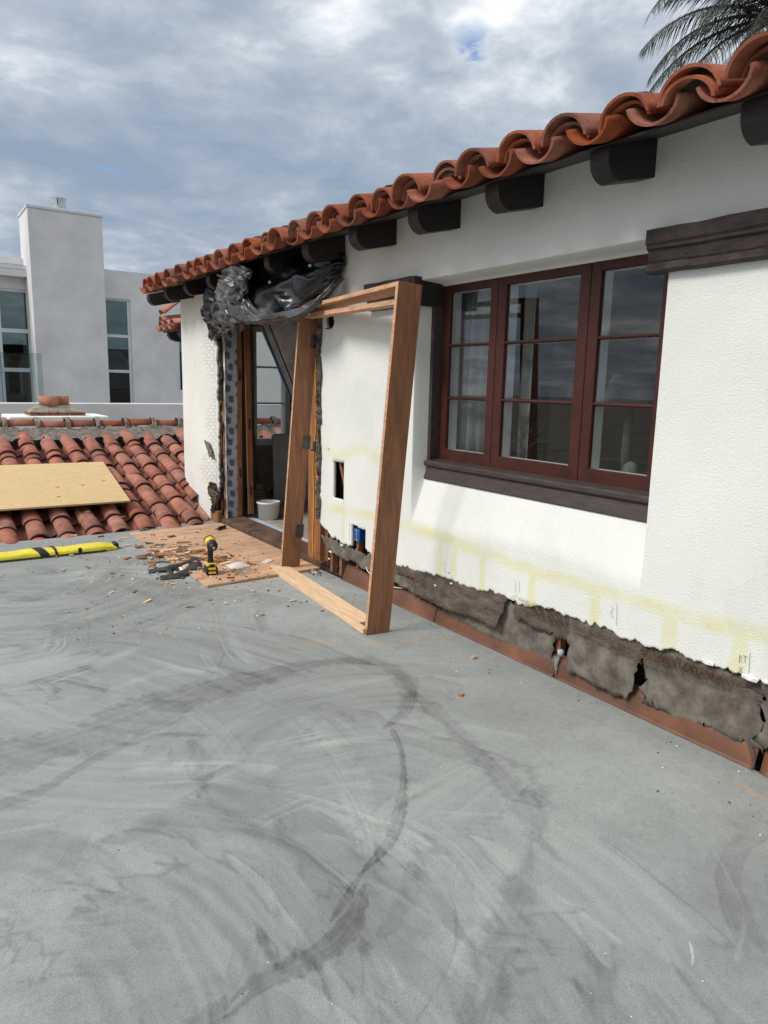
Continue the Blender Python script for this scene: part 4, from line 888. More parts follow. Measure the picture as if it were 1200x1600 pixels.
for k in range(46):
    p = tb0.copy(); p.x = 3.12; p.y += r.normal(0, .02); q = [p]; d = Vector((r.normal(0, .2), r.normal(-.25, .4), 1)).normalized()
    for s_ in range(7): d = (d+Vector((r.normal(0, .25), r.normal(0, .3), r.normal(0, .1)))).normalized(); q.append(q[-1]+d*(.035+.01*r.random()))
    b.tube(q, [.003-.0003*i for i in range(8)], 4, False)
tag(b.build('twig_bundle', m_twig), 'bundle of dark curly twigs standing inside the middle sash', 'twigs')

# ================================================================= TILED ROOF NEXT DOOR
y0r, z0r, sr = 7.30, -.055, .28
nb = empty('tiled_roof_house', (2, 9, -.5), 'lower neighbouring house with weathered barrel tile roof just past the deck edge', 'house')
nroof = MB()
nroof.prism([(6.9, -.06-.11-.112), (10.62, z0r-.14+sr*(10.62-y0r)), (10.62, -1.2), (6.9, -1.2)], -2.0, 5.6, 'yz').prism([(10.62, z0r-.14+sr*(10.62-y0r)), (13.5, z0r-.14), (13.5, -1.2), (10.62, -1.2)], -2.0, 5.6, 'yz')
nroof = nroof.build('roof', m_mortar, nb)
nroof['label'] = 'sloping roof of weathered terracotta barrel tiles'
MB().box((-1.95, 7.9, -4.2), (5.55, 13.3, -1.2)).build('wall', m_smooth, nb)
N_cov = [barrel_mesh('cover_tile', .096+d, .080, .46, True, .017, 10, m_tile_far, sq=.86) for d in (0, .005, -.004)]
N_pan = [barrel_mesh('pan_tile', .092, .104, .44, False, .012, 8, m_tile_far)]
sn = Vector((0, 1, sr)).normalized(); nn = Vector((0, -sr, 1)).normalized(); r = np.random.default_rng(12)
cxs = [2.0+.2535*k for k in range(-9, 14)]
for x in cxs:
    t = 2.36+r.normal(0, .018)
    while t > -.40:
        p = Vector((x+r.normal(0, .004), y0r, z0r))+sn*t+nn*(.024+r.normal(0, .003))
        hid = x > 2.72 and t < .4
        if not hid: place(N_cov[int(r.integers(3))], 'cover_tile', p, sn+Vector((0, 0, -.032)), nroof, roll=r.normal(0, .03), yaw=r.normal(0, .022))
        if r.random() < .28 and not hid:       # a doubled tile
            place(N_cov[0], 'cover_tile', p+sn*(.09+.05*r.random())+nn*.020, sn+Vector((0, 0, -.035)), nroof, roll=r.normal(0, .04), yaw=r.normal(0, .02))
        t -= .345+r.normal(0, .022)
    t = 2.34+r.normal(0, .05)
    while t > -.42:
        p = Vector((x+.127, y0r, z0r))+sn*t+nn*(.028)
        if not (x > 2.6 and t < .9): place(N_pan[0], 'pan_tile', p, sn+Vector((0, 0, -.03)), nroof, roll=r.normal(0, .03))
        t -= .37
# ridge
R_til = barrel_mesh('ridge_tile', .098, .086, .44, True, .014, 12, m_tile)
x = -1.6; k = 0
while x < 5.4:
    place(R_til, 'ridge_tile', (x, 10.56+r.normal(0, .006), .845+r.normal(0, .006)), (1, r.normal(0, .01), r.normal(0, .008)), nroof, roll=r.normal(0, .05))
    b = MB(); b.grid(loft([[(x+dx_, 10.56-.112*math.cos(a), .848+.112*math.sin(a)) for a in np.linspace(-.3, 2.9, 8)] for dx_ in (-.03, .0, .03)], 6, 14, .02, 4, k))
    o = b.build('ridge_mortar', m_mortar, nroof); solid(o, .015, 1)
    x += .385; k += 1
G = loft([[(x_, 10.47+.01*math.sin(x_*7), .835), (x_, 10.26+.02*math.sin(x_*5), .80), (x_, 9.86+.03*math.sin(x_*9), .725)] for x_ in np.linspace(-1.7, 5.5, 30)], 220, 8, .05, 60, 61)
MB().grid(G).build('mortar_bed', m_bed, nroof, True)
# plywood sheet on that roof
A_, B_, C_, D0 = Vector((-.55, 8.82, 0)), Vector((1.925, 8.80, 0)), Vector((1.93, 7.66, 0)), Vector((-.65, 7.66, 0))
def roofz(y): return z0r+sr*(y-y0r)+.155
for v in (A_, B_, C_, D0): v.z = roofz(v.y)+(.02 if v.y < 8 else 0)
b = MB(); tk = Vector((0, -.005, .018)); b.add([A_, B_, C_, D0, A_+tk, B_+tk, C_+tk, D0+tk], [(0, 1, 2, 3), (7, 6, 5, 4), (0, 4, 5, 1), (1, 5, 6, 2), (2, 6, 7, 3), (3, 7, 4, 0)])
pw = empty('roof_plywood', (1.0, 8.2, roofz(8.2)), 'clean yellow plywood sheet laid over the roof tiles past the deck', 'plywood')
b.build('sheet', m_ply2, pw)
for px, py in ((130, 758), (90, 761), (92, 776), (137, 799), (97, 803), (54, 815), (162, 751), (192, 807)):
    d = ray(px, py); sq_ = (roofz(7.66)+.02-roofz(8.81))/(7.66-8.81); zk = roofz(8.81)+.0195
    tt = (zk-sq_*8.81-CAM[2])/(d[2]-sq_*d[1]); p = Vector(CAM+d*tt)
    MB().lathe([(.0, .002), (.016, .0)], Matrix.Translation(p+Vector((0, 0, .0))) @ Matrix.Rotation(math.atan(sr), 4, 'X') @ Matrix.Diagonal((1.4, .8, 1, 1)), 8).build('knot', m_stud, pw)

# white chimney
ch = empty('chimney', (1.85, 11.5, -.5), 'low white plaster chimney with brick cap and twin clay pots behind the ridge', 'chimney')
p0, p1 = ony(14, 657, 11.2), ony(171, 657, 11.2)
MB().bbox((p0.x, 11.2, -.6), (p1.x, 12.1, .955), .02, None, 2).build('stack', m_smooth, ch)
q0, q1 = ony(47, 645, 11.35), ony(134, 645, 11.35); n_br = 6
bw = (q1.x-q0.x)/n_br
for i in range(n_br): MB().box((q0.x+bw*i+.004, 11.35, .957), (q0.x+bw*(i+1)-.004, 11.95, 1.005)).build('brick', m_brick, ch)
b = MB(); xm = (q0.x+q1.x)/2
b.add([(q0.x, 11.35, 1.006), (q1.x, 11.35, 1.006), (q1.x, 11.95, 1.006), (q0.x, 11.95, 1.006), (xm-.22, 11.5, 1.10), (xm+.22, 11.5, 1.10), (xm+.22, 11.8, 1.10), (xm-.22, 11.8, 1.10)], [(0, 3, 2, 1), (4, 5, 6, 7), (0, 1, 5, 4), (1, 2, 6, 5), (2, 3, 7, 6), (3, 0, 4, 7)])
b.build('mortar_cap', m_mortar, ch)
for px, yy, rr_ in ((77, 11.6, .14), (94, 11.72, .125)):
    c = ony(px, 630, yy); MB().lathe([(rr_, 1.06), (rr_, 1.235), (rr_-.025, 1.235), (rr_-.025, 1.08)], Matrix.Translation((c.x, yy, 0)), 24).build('chimney_pot', m_pot, ch, True)

# ================================================================= GREY BUILDING
Yb = 24.0
gb = empty('grey_building', (5, Yb+2, -4), 'modern pale grey stucco building with tall chimney tower and stacked windows', 'building')
a, c = ony(42, 321, Yb), ony(159, 339, Yb)
MB().box((a.x, Yb, -4.2), (c.x, Yb+1.75, a.z-.04)).build('tower', m_grey_st, gb)
MB().bbox((a.x-.03, Yb-.03, a.z-.04), (c.x+.03, Yb+1.78, a.z+.05), .01).build('tower_cap', m_alu, gb)
fl = ony(93, 327, Yb+.8); ft = ony(93, 303, Yb+.8); fr = ony(104, 315, Yb+.8).x-fl.x; hf = ft.z-fl.z
flue = MB().lathe([(fr*.62, -.05), (fr*.62, hf*.22), (fr, hf*.28), (fr, hf*.42), (fr*.93, hf*.44), (fr*.93, hf*.93), (fr, hf*.95), (fr, hf), (0, hf)], Matrix.Translation((fl.x, Yb+.8, a.z+.05)), 22).build('flue_cap', m_metal, gb)
for ang in (-112,): 
    q = Matrix.Translation((fl.x, Yb+.8, a.z+.05)) @ Matrix.Rotation(R_(ang), 4, 'Z'); MB().box((fr*.90, -fr*.07, hf*.5), (fr*.95, fr*.07, hf*.9), q).build('flue_slot', m_dark, flue)
Yw = Yb+.5
wl, wr = ony(150, 420, Yw), ony(230, 428, Yw)
def opening_wall(x0, x1, zt, y, holes, mat, name):
    b = MB(); xs_ = [x0]
    for (h0, h1, _, _) in holes: xs_ += [h0, h1]
    xs_.append(x1)
    for i in range(0, len(xs_), 2): b.box((xs_[i], y, -4.2), (xs_[i+1], y+.25, zt))
    for (h0, h1, z0, z1) in holes: b.box((h0, y, -4.2), (h1, y+.25, z0)); b.box((h0, y, z1), (h1, y+.25, zt))
    b.build(name, mat, gb)
hA = (ony(163, 500, Yw).x, ony(204.5, 500, Yw).x, ony(185, 640, Yw).z, ony(185, 467, Yw).z)
hB = (ony(279, 570, Yw).x, ony(279, 570, Yw).x+2.2, ony(281, 612, Yw).z, ony(281, 530, Yw).z)
opening_wall(c.x-.2, hB[1]+.05, ony(200, 424.5, Yw).z, Yw, [hA, hB], m_grey_st, 'wall')
MB().box((hB[1]+.052, Yw-.1, -4.2), (18, Yw+.3, ony(200, 424.5, Yw).z+.3)).build('white_wall', m_smooth, gb)
def window(h, y, zmul, name='window', t=.06):
    x0, x1, z0, z1 = h; b = MB()
    b.box((x0, y+.05, z0), (x0+t, y+.13, z1)); b.box((x1-t*1.6, y+.05, z0), (x1, y+.13, z1)); b.box((x0+t, y+.05, z0), (x1-t*1.6, y+.13, z0+t)); b.box((x0+t, y+.05, z1-t), (x1-t*1.6, y+.13, z1))
    for zc_ in zmul: b.box((x0+t, y+.045, zc_-t*.75), (x1-t*1.6, y+.13, zc_+t*.75))
    w = b.build(name, m_alu, gb); zz = [z0+t]+[q for zc_ in zmul for q in (zc_-t*.75, zc_+t*.75)]+[z1-t]
    for i in range(0, len(zz), 2): MB().box((x0+t, y+.09, zz[i]), (x1-t*1.6, y+.10, zz[i+1])).build('pane', m_glass2, w)
    return w
window(hA, Yw, [ony(185, 580, Yw).z, ony(185, 525, Yw).z][::1])
window(hB, Yw, [])
Yl = Yb+1.2
hC = (ony(-60, 500, Yl).x, ony(50, 500, Yl).x, ony(30, 634, Yl).z, ony(30, 452, Yl).z)
opening_wall(-6, a.x+.1, ony(30, 432, Yl).z, Yl, [hC], m_grey_st2, 'wall')
hC1 = (hC[0], ony(0, 500, Yl).x-.05, hC[2], hC[3]); hC2 = (ony(-3, 500, Yl).x, hC[1], hC[2], hC[3])
window((ony(-3, 500, Yl).x, hC[1], hC[2], hC[3]), Yl, [ony(30, 578, Yl).z, ony(30, 517, Yl).z], t=.08)
window((hC[0], ony(-4, 500, Yl).x, hC[2], hC[3]), Yl, [ony(30, 578, Yl).z], t=.08)
for (pz0, pz1, yo, mt) in ((432, 421, .35, m_grey_st2), (420.5, 414, .30, m_alu), (413.5, 403, -.2, m_grey_st2)):
    z0, z1 = ony(30, pz0, Yl-yo).z, ony(30, pz1, Yl-yo).z
    MB().box((-6, Yl-yo, z0+.003), (a.x+.05, Yl+.24 if yo > 0 else Yl+1.2, z1)).build('roof_edge', mt, gb)
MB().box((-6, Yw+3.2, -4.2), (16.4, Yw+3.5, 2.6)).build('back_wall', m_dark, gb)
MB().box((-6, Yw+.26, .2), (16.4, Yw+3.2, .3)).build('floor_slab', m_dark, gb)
# plate and jar behind the middle pane
pc = ony(181, 563, Yw+.35); MB().lathe([(.0, 0), (.10, .01), (.11, .02), (.28, .03), (.30, .02)], Matrix.Translation(pc) @ Matrix.Rotation(R_(90), 4, 'X'), 28).build('round_plate', m_bucket, gb, True)
pc = ony(197, 570, Yw+.35); MB().lathe([(.07, 0), (.09, .06), (.09, .32), (.06, .34)], Matrix.Translation((pc.x, Yw+.35, pc.z-.17)), 16).build('jar', m_bucket, gb, True)
MB().box((hA[0]-.2, Yw+.26, ony(185, 580, Yw).z-.05), (hA[1]+.2, Yw+.6, ony(185, 580, Yw).z-.01)).build('shelf', m_dark, gb)
# parapet and glass railing
Yp = 16.0
pt = ony(140, 630, Yp)
tag(MB().bbox((-8, Yp, -4.2), (12, Yp+.3, pt.z), .015).build('parapet_wall', m_grey_st), 'long plain grey parapet wall between the tile roof and the grey building', 'wall')
Yg = 20.0; g0 = ony(65, 552, Yg); gl_ = empty('glass_railing', (g0.x-2, Yg, pt.z-.5), 'frameless glass balustrade in front of the left windows', 'railing')
for i in range(3): MB().box((g0.x-1.5*(i+1)+.02, Yg, pt.z-.6), (g0.x-1.5*i, Yg+.012, g0.z)).build('glass_panel', m_glass3, gl_)
MB().box((g0.x-4.6, Yg-.03, pt.z-.75), (g0.x, Yg+.05, pt.z-.61)).build('shoe', m_alu, gl_)

# ================================================================= FAR WING WITH LOW EAVE
wg = empty('rear_wing', (4.0, 11, -.5), 'small rear wing with low tiled eave peeking past the white pillar', 'house')
MB().box((3.70, 10.35, -1), (4.42, 11.0, 2.15)).build('wall', m_smooth, wg)
ev = MB().prism([(3.36, 2.20), (4.45, 2.42), (4.45, 2.45), (3.36, 2.23)], 10.3, 11.0).build('eave_board', m_brown, wg)
se = Vector((1, 0, .2)).normalized()
for k in range(3):
    y_ = 10.38+.27*k
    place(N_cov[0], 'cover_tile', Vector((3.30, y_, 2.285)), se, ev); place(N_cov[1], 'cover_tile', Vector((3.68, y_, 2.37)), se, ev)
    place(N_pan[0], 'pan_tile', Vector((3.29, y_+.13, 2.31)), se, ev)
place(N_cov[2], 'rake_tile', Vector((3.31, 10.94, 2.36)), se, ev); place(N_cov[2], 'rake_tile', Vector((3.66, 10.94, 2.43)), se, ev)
for k in range(2): MB().prism([(3.70, 2.30), (3.40, 2.23), (3.38, 2.17), (3.42, 2.11), (3.50, 2.08), (3.70, 2.08)], 10.32+.5*k, 10.42+.5*k).build('rafter_tail', m_brown, wg)
MB().prism([(3.70, 2.66), (3.52, 2.60), (3.50, 2.50), (3.54, 2.44), (3.70, 2.44)], 10.32, 10.40).build('rafter_tail', m_brown, wg)
MB().box((3.66, 10.32, 2.5), (4.4, 10.95, 2.75)).build('wall_upper', m_brown, wg)
place(N_cov[1], 'loose_tile', Vector((3.33, 10.9, 2.46)), Vector((.75, 0, .6)), wg)

# ================================================================= THINGS ON THE DECK
# plywood sheet
A_, B_, C_, D0 = [onz(*p, .004) for p in ((203, 835), (352, 817), (497, 889), (324, 918))]
D0 = onz(324, 918, .004)
v1 = (B_-A_); n_pl = 14
sheet_pts = [onz(203, 835, .004), onz(340, 818, .004), onz(378, 813, .004), onz(497, 889, .004), onz(324, 918, .004)]
sheet_pts[1].x = min(sheet_pts[1].x, 2.70); sheet_pts[2] = Vector((2.73, 7.0, .004))
def plate(pts, t, name, mat, parent, warp=.0):
    n = len(pts); b = MB(); b.add(pts, [tuple(range(n))[::-1]] if False else [tuple(range(n))])
    top = [Vector(p)+Vector((0, 0, t)) for p in pts]; b.add(top, [tuple(range(n))])
    for i in range(n): b.add([pts[i], pts[(i+1) % n], top[(i+1) % n], top[i]], [(0, 1, 2, 3)])
    return b.build(name, mat, parent)
ps = empty('plywood_sheet', (2.0, 6.0, 0), 'worn orange brown plywood sheet on the deck in front of the doorway', 'plywood')
P4 = [onz(203, 835, .004), Vector((2.725, 7.12, .004)), Vector((2.735, 4.96, .004)), onz(324, 918, .004)]
plate(P4, .016, 'sheet', m_ply, ps)
plate([P4[0].lerp(P4[1], .02)+Vector((0, 0, -.003)), P4[1]+Vector((0, -.02, -.003)), P4[2]+Vector((0, .03, -.003)), P4[3].lerp(P4[2], .02)+Vector((0, .02, -.003))], .002, 'underside_ply', m_dark, ps)
zt = .0205
# drill
dr = empty('cordless_drill', (1.905, 5.2, zt), 'yellow and black cordless drill standing on its battery on the plywood', 'drill')
DM = Matrix.Translation((1.905, 5.21, zt)) @ Matrix.Rotation(R_(-10), 4, 'Z')      # front of the drill faces -y
b = MB(); b.bbox((-.045, -.062, .0), (.045, .060, .062), .012, DM, 2); b.build('battery', m_black, dr, True)
for z0 in (.012, .043): MB().bbox((-.028, -.066, z0), (.028, -.05, z0+.017), .003, DM).build('battery_stripe', m_dyellow, dr)
b = MB(); b.bbox((-.040, -.050, .0625), (.040, .055, .090), .010, DM, 2); b.build('foot', m_dyellow, dr, True)
MB().bbox((-.020, -.056, .064), (.020, -.045, .086), .004, DM).build('foot_plate', m_black, dr)
b = MB(); rows = []
for z, hx, hy, oy in ((.088, .027, .034, .010), (.12, .021, .026, .012), (.16, .022, .027, .010), (.20, .024, .030, .004), (.225, .028, .036, .0)):
    rows.append([DM @ Vector((hx*math.cos(t), oy+hy*math.sin(t), z)) for t in np.linspace(0, 2*math.pi, 15)])
b.grid(np.array(rows)); b.build('grip', m_black, dr, True)
MB().bbox((-.008, -.036, .185), (.008, -.018, .215), .004, DM).build('trigger', m_dmetal, dr)
HM = DM @ Matrix.Translation((0, .075, .258)) @ Matrix.Rotation(R_(90+6), 4, 'X')
MB().lathe([(.0, -.005), (.030, .0), (.041, .02), (.044, .06), (.043, .10), (.036, .125)], HM, 22).build('motor_housing', m_dyellow, dr, True)
MB().lathe([(.045, .035), (.0455, .04), (.0455, .055), (.045, .06)], HM, 22).build('rubber_band', m_black, dr, True)
MB().lathe([(.040, .126), (.041, .13), (.041, .158), (.036, .162)], HM, 22).build('clutch_collar', m_dmetal, dr, True)
MB().lathe([(.033, .163), (.034, .17), (.034, .195), (.026, .212), (.015, .222), (.010, .222)], HM, 22).build('chuck', m_black, dr, True)
MB().lathe([(.012, .221), (.008, .232), (.004, .234), (.004, .2)], HM, 14).build('chuck_jaws', m_metal, dr, True)
# dark tool, packet, black strips
tl = onz(343, 828, zt); t_ = empty('chisel', tl, 'short dark handled chisel lying at the back of the plywood', 'tool')
TM = Matrix.Translation(tl+Vector((0, 0, .018))) @ Matrix.Rotation(R_(35), 4, 'Z') @ Matrix.Rotation(R_(90), 4, 'Y')
MB().lathe([(.0, -.02), (.015, -.015), (.018, .02), (.014, .06), (.016, .10), (.010, .105)], TM, 12).build('handle', m_black, t_, True)
MB().bbox((-.004, -.010, -.07), (.004, .010, -.018), .002, TM).build('blade', m_dmetal, t_)
pk = onz(372, 884, zt); G = loft([[(pk.x-.09, pk.y-.09+.16*t, zt+.003), (pk.x-.03, pk.y-.10+.18*t, zt+.024*math.sin(math.pi*t)+.003), (pk.x+.04, pk.y-.08+.17*t, zt+.024*math.sin(math.pi*t)+.003), (pk.x+.09, pk.y-.06+.15*t, zt+.003)] for t in (0, .35, .7, 1)], 14, 16, .004, 4, 3, False)
G[..., 1] += 0
o = MB().grid(G).build('white_packet', m_whitepk, None, True); tag(o, 'crumpled white and pink packet right of the drill on the plywood', 'packet'); solid(o, .0015, 1)
def strip(pts, w, nm, lab, cat, mat=m_rubber, h=.014):
    P = [onz(px, py, z) for px, py, z in pts]; b = MB(); n = len(P); G = np.zeros((n, 4, 3))
    for i, p in enumerate(P):
        t = (P[min(i+1, n-1)]-P[max(i-1, 0)]).normalized(); s_ = Vector((-t.y, t.x, 0))
        for j, (a_, h_) in enumerate(((-w/2, 0), (-w/4, h), (w/4, h*.8), (w/2, .0))): G[i, j] = p+s_*a_+Vector((0, 0, h_))
    o = MB().grid(G).build(nm, mat, None); solid(o, .004, -1); tag(o, lab, cat); return o
strip([(232, 893, .006), (262, 888, .022), (292, 880, .025), (306, 874, .026)], .10, 'rubber_strip', 'long curved black rubber strip lying across the plywood edge, behind its mate', 'rubber strip')
strip([(250, 903, .006), (275, 900, .012), (300, 889, .024), (306, 880, .036)], .11, 'rubber_strip', 'black rubber strip nearer the camera with its end on the plywood', 'rubber strip')
strip([(262, 889, .02), (268, 896, .014), (272, 903, .006)], .045, 'rubber_strip', 'short black strap end between the two long rubber strips', 'rubber strip')
# yellow bag
bg0, bg1 = onz(-60, 880, 0), onz(187, 857, 0)
yb = empty('yellow_bag', (0.6, 6.5, 0), 'long yellow vinyl bag with black straps lying along the far deck edge', 'bag')
rows = []
xa, xb = -.35, 1.50
for t in np.linspace(0, 1, 40):
    x_ = xa+(xb-xa)*t; yc_ = 6.52; wd = .10 if t < .93 else .10*(1-(t-.93)*6); hh = .060 if t < .93 else .060*(1-(t-.93)*5)
    hh *= 1+.06*math.sin(t*23); rows.append([(x_, yc_+wd*c1, hh*c2+.002) for c1, c2 in ((-1, .0), (-1.05, .18), (-1.0, .66), (-.90, .84), (.2, 1.04), (.85, .8), (1.0, .2), (.95, 0))])
G = np.array(rows); G[..., 2] *= 1+.22*(fbm(G[..., 0]*9, G[..., 1]*16, 6, 3)-.5); b = MB().grid(G); b.f.append(tuple(range(39*8, 40*8))); b.m.append(0); b.build('body', m_yellow, yb, True)
MB().tube([(x_, 6.52-.104*(1 if x_ < 1.37 else (1.50-x_)/.13*.6+.35), .012) for x_ in np.linspace(xa, xb-.005, 30)], .007, 6).build('piping', m_black, yb)
for x_, w_s, sk in ((.86, .035, .09), (.98, .010, .03)):
    G = np.array([[(x_+d_+sk*(.5-s_/9), 6.52+.110*math.cos(math.pi*(1-s_/9)), .004+.068*math.sin(math.pi*(.04+.92*s_/9))**.7) for d_ in (-w_s, w_s)] for s_ in range(10)]); o = MB().grid(G).build('strap', m_black, yb); solid(o, .004, 1)
MB().bbox((1.165, 6.408, .02), (1.195, 6.422, .060), .005).build('buckle', m_black, yb)
MB().bbox((1.47, 6.46, .005), (1.515, 6.56, .06), .01).build('end_cap', m_black, yb)

# loose wood pieces one can tell apart
def chip(px, py, s, ang, mat, name='wood_chip', lab='', z=.0, th=.012, asp=.45):
    c = onz(px, py, z); Mx = Matrix.Translation(c) @ Matrix.Rotation(R_(ang), 4, 'Z'); a = s/2; q = s*asp/2
    r1 = random.Random(px*7+py); j = lambda: r1.uniform(-.18, .18)*s
    vs = [(-a+j(), -q, .001), (a+j(), -q+j()*.3, .001), (a+j(), q, .001), (-a, q+j()*.3, .001)]
    vs = [Mx @ Vector(v) for v in vs]; top = [v+Vector((0, 0, th*(.7+.5*r1.random()))) for v in vs]
    o = MB().add(vs+top, [(0, 3, 2, 1), (4, 5, 6, 7), (0, 1, 5, 4), (1, 2, 6, 5), (2, 3, 7, 6), (3, 0, 4, 7)]).build(name, mat)
    tag(o, lab, 'wood scrap', 'wood scraps on the deck'); return o
CH = [(408, 961, .05, 70, m_chipw, 'small tan wood scrap alone on the deck left of the long plank'), (457, 940, .045, 10, m_pine, 'small pale wood scrap beside the long pine plank'),
      (741, 1029, .04, 5, m_chipw, 'lone tan wood scrap on the deck right of the near post'), (721, 1087, .035, 20, m_pot, 'reddish brown scrap on open deck below the felt strip'),
      (63, 0, 0, 0, None, '')]
CH = CH[:-1]+[(194, 842, .06, -10, m_pine, 'pale block beside the far tip of the yellow bag, upper one'), (199, 853, .075, -5, m_pine, 'larger pale block at the end of the yellow bag, nearer the camera'),
      (157, 839, .05, 0, m_stud, 'brown scrap behind the yellow bag near the tile roof'), (115, 838, .05, 0, m_pine, 'thin pale scrap behind the middle of the yellow bag'),
      (198, 873, .08, 40, m_pot, 'chunky reddish brown block on the deck below the bag tip'), (190, 900, .03, 10, m_pine, 'small pale scrap far left of the drill on bare deck')]
for c in CH: chip(c[0], c[1], c[2], c[3], c[4], 'wood_chip', c[5])
CP = [(225, 829, .09, 20, m_rubbled, 'dark scrap at the back left corner of the plywood'), (268, 839, .08, 15, m_stud, 'thick brown scrap mid left on the plywood'), (255, 843, .06, 0, m_pine, 'thin pale splinter on the plywood beside a brown scrap'),
      (285, 848, .11, -15, m_chipw, 'long pale splinter near the left edge of the plywood'), (308, 862, .16, -8, m_stud, 'long dark brown board scrap left of the drill'), (283, 866, .12, 30, m_chipw, 'tan offcut in the scrap heap left of the drill'),
      (262, 861, .13, 12, m_pine, 'pale shingle scrap at the left of the scrap heap'), (248, 868, .10, -20, m_chipw, 'tan shingle scrap at the plywood edge'), (345, 872, .09, 25, m_stud, 'reddish scrap just right of the drill'), (240, 855, .08, -30, m_chipw, 'thin tan sliver at the plywood edge behind the scrap heap')]
for c in CP: chip(c[0], c[1], c[2], c[3], c[4], 'wood_chip', c[5], z=zt)
# crumbs, splinters and grit nobody would count
r = np.random.default_rng(77); b = MB(); mats = [m_chipw, m_pine, m_rubbled, m_rubble, m_stud]
def crumb(x, y, z, s, mi):
    a = r.random()*6.28; n = 5; b.cur = mi; el = .35+.6*r.random()
    ring = [(x+math.cos(a+0)*math.cos(t)*s-math.sin(a)*math.sin(t)*s*el, y+math.sin(a)*math.cos(t)*s+math.cos(a)*math.sin(t)*s*el) for t in np.linspace(0, 2*math.pi, n+1)[:-1]+r.normal(0, .25, n)]
    h = s*(.25+.5*r.random()); b.add([(p, q, z+.0008) for p, q in ring]+[(x+(p-x)*.7, y+(q-y)*.7, z+h) for p, q in ring], [tuple(range(n, 2*n))]+[(i, (i+1) % n, n+(i+1) % n, n+i) for i in range(n)])
pc = [onz(260, 868), onz(300, 872), onz(290, 890), onz(345, 885)]
def inply(x, y): 
    a = P4[0]; d = P4[3]; t = (y-d.y)/(a.y-d.y); return t > 0.0 and x > d.x+(a.x-d.x)*t and y > (P4[3].y+(x-P4[3].x)/(P4[2].x-P4[3].x)*(P4[2].y-P4[3].y)) and y < 7.05
for k in range(420):
    c = pc[int(r.integers(4))]; x, y = c.x+r.normal(0, .17), c.y+r.normal(0, .22)
    if y > 7.0 or x > 2.65: continue
    crumb(x, y, zt if inply(x, y) else 0, .005+.017*r.random()**2.5, int(r.choice([0, 0, 1, 2, 3, 4])))
def shard(x, y, z, l, w, t, mi):
    b.cur = mi; Mx = Matrix.Translation((x, y, z+t*.6+abs(r.normal(0, .006)))) @ Matrix.Rotation(r.random()*6.28, 4, 'Z') @ Matrix.Rotation(r.normal(0, .16), 4, 'X') @ Matrix.Rotation(r.normal(0, .10), 4, 'Y')
    j = lambda: r.normal(0, .18)
    vs = [(-l*(1+j()), -w, -t), (l*(1+j()), -w*(1+j()), -t), (l*(1+j()), w*(1+j()), -t), (-l*(1+j()), w, -t)]; vs += [(a, c, t) for a, c, _ in vs]
    b.add([Mx @ Vector(v) for v in vs], [(0, 3, 2, 1), (4, 5, 6, 7), (0, 1, 5, 4), (1, 2, 6, 5), (2, 3, 7, 6), (3, 0, 4, 7)])
for k in range(150):
    c = pc[int(r.integers(4))] if k % 3 else pc[0]; x, y = c.x+r.normal(0, .15), c.y+r.normal(0, .16)
    if y > 7.0 or x > 2.6: continue
    l = .012+.045*r.random()**1.6; shard(x, y, zt if inply(x, y) else .001, l, l*(.15+.4*r.random()), .002+.003*r.random(), int(r.choice([0, 0, 4, 4, 1, 2, 3])))
for k in range(60):
    x, y = .9+1.7*r.random(), 4.4+2.5*r.random(); l = .010+.022*r.random()**2; shard(x, y, zt if inply(x, y) else .001, l, l*.4, .003, int(r.choice([0, 1, 4])))
for k in range(650):
    y = 4.0+3.1*r.random(); x = .7+1.9*r.random()
    crumb(x, y, zt if inply(x, y) else 0.001, .003+.009*r.random()**3, int(r.choice([0, 1, 2, 3])))
for k in range(260):
    y = 1.0+4*r.random(); x = 2.70-abs(r.normal(0, .22)); crumb(x, y, .001, .002+.006*r.random()**3, int(r.choice([0, 0, 2, 3, 4])))
for k in range(160):
    x, y = -.6+3.2*r.random(), .6+3.5*r.random(); crumb(x, y, .001, .0015+.002*r.random(), int(r.choice([2, 3, 3, 1])))
for k in range(60):
    y = 4.75+.3*r.random(); crumb(2.70-.1*r.random(), 5.0+r.normal(0, .12), .005, .006+.015*r.random(), int(r.choice([2, 3, 4])))
o = b.build('debris', None, None, mats=mats); tag(o, 'scattered wood splinters, plaster crumbs and grit over the deck and plywood', 'debris', kind='stuff')

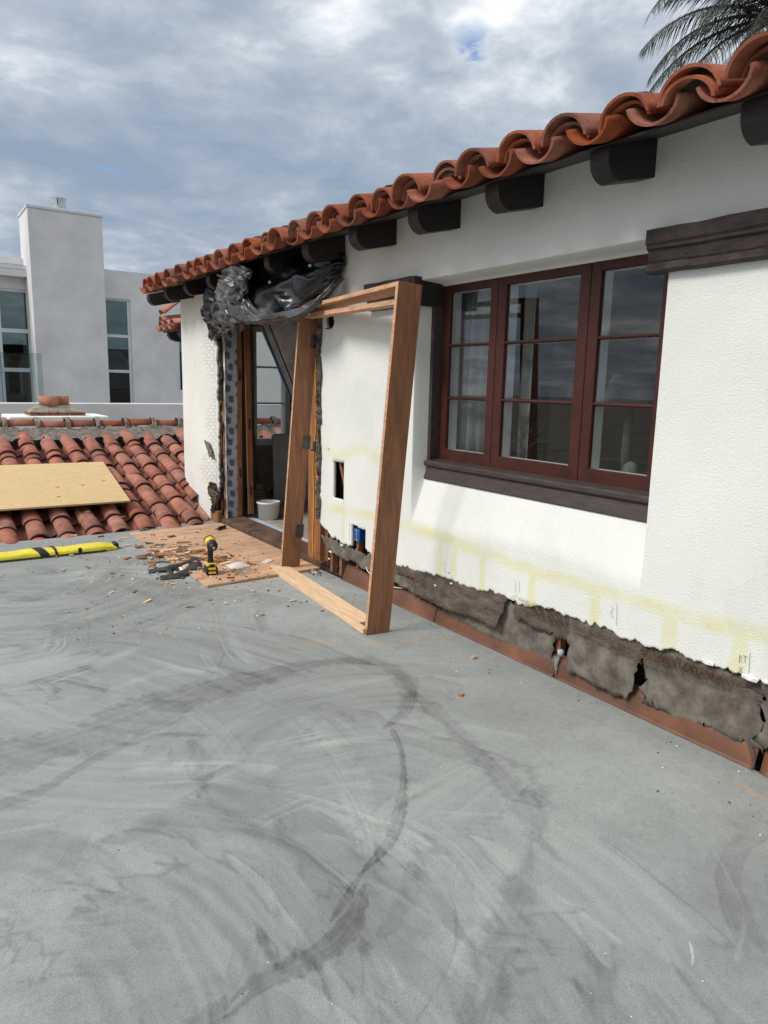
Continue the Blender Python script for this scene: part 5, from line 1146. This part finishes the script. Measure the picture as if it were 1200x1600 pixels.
# ================================================================= PALM BEHIND THE ROOF
pc_ = ony(1222, 20, 8.0)
pl = empty('palm_tree', (pc_.x, 8.0, -4.2), 'dark palm crown rising behind the tile roof at top right', 'palm tree')
b = MB(); zs_ = np.linspace(-4.2, pc_.z-.3, 20); b.tube([(pc_.x+.1*math.sin(z*.4), 8.0, z) for z in zs_], [.30-.05*i/19+.015*(i % 2) for i in range(20)], 14); b.build('trunk', m_trunk, pl, True)
def frond(az, el, Lf, droop, mat, seed, wid=.34):
    r = np.random.default_rng(seed); O = Vector((pc_.x, 8.0, pc_.z-.1)); d = Vector((math.cos(az)*math.cos(el), math.sin(az)*math.cos(el), math.sin(el))); P = [O]; n = 26
    for i in range(n):
        d = (d+Vector((0, 0, -droop*(.4+i/n)/n*2))).normalized(); P.append(P[-1]+d*Lf/n)
    b = MB(); b.tube(P, [.035*(1-i/(n+1))+.005 for i in range(n+1)], 5)
    for i in range(2*n*2):
        t = .12+.88*i/(4*n); x_ = t*n; j = min(int(x_), n-1); p = P[j].lerp(P[j+1], x_-j); tg = (P[j+1]-P[j]).normalized(); sd_ = tg.cross(Vector((0, 0, 1))).normalized()
        for sgn in (-1, 1):
            ll = wid*(1.5*math.sin(math.pi*min(1, t*.82+.12))+.25)*(.8+.4*r.random())
            dd = (sd_*sgn*(.75+.2*r.random())+tg*.75+Vector((0, 0, -.25-.35*r.random()))).normalized()
            ll *= (.55+.75*r.random()); m1 = p+dd*ll*.5; e = p+dd*ll+Vector((0, 0, -.16*ll-.25*ll*r.random())); wv = tg*.010
            b.add([p-wv*.6, m1-wv, e, m1+wv, p+wv*.6], [(0, 1, 3, 4), (1, 2, 3)])
    return b.build('frond', mat, pl)
tips = [(1000, 30), (1037, 78), (1010, 130), (1100, 10), (1090, 110)]
fr_ = [(R_(188), R_(8), 3.6, .75), (R_(200), R_(-6), 2.9, .55), (R_(176), R_(-18), 3.6, .5), (R_(165), R_(35), 3.3, 1.1), (R_(215), R_(-22), 2.6, .5), (R_(230), R_(15), 3.0, 1.0), (R_(150), R_(-5), 3.0, .7)]
for i, (a_, e_, l_, d_) in enumerate(fr_): frond(a_, e_, l_, d_, m_palm, i)
for i in range(26):
    a_ = R_(20+i*137.5); e_ = R_([60, 35, 10, -20, -50, -70][i % 6]); frond(a_, e_, 2.3+.8*((i*7) % 5)/5 if e_ > -.4 else 1.9, .9, m_palmd if i % 3 == 0 else m_palm, 20+i)
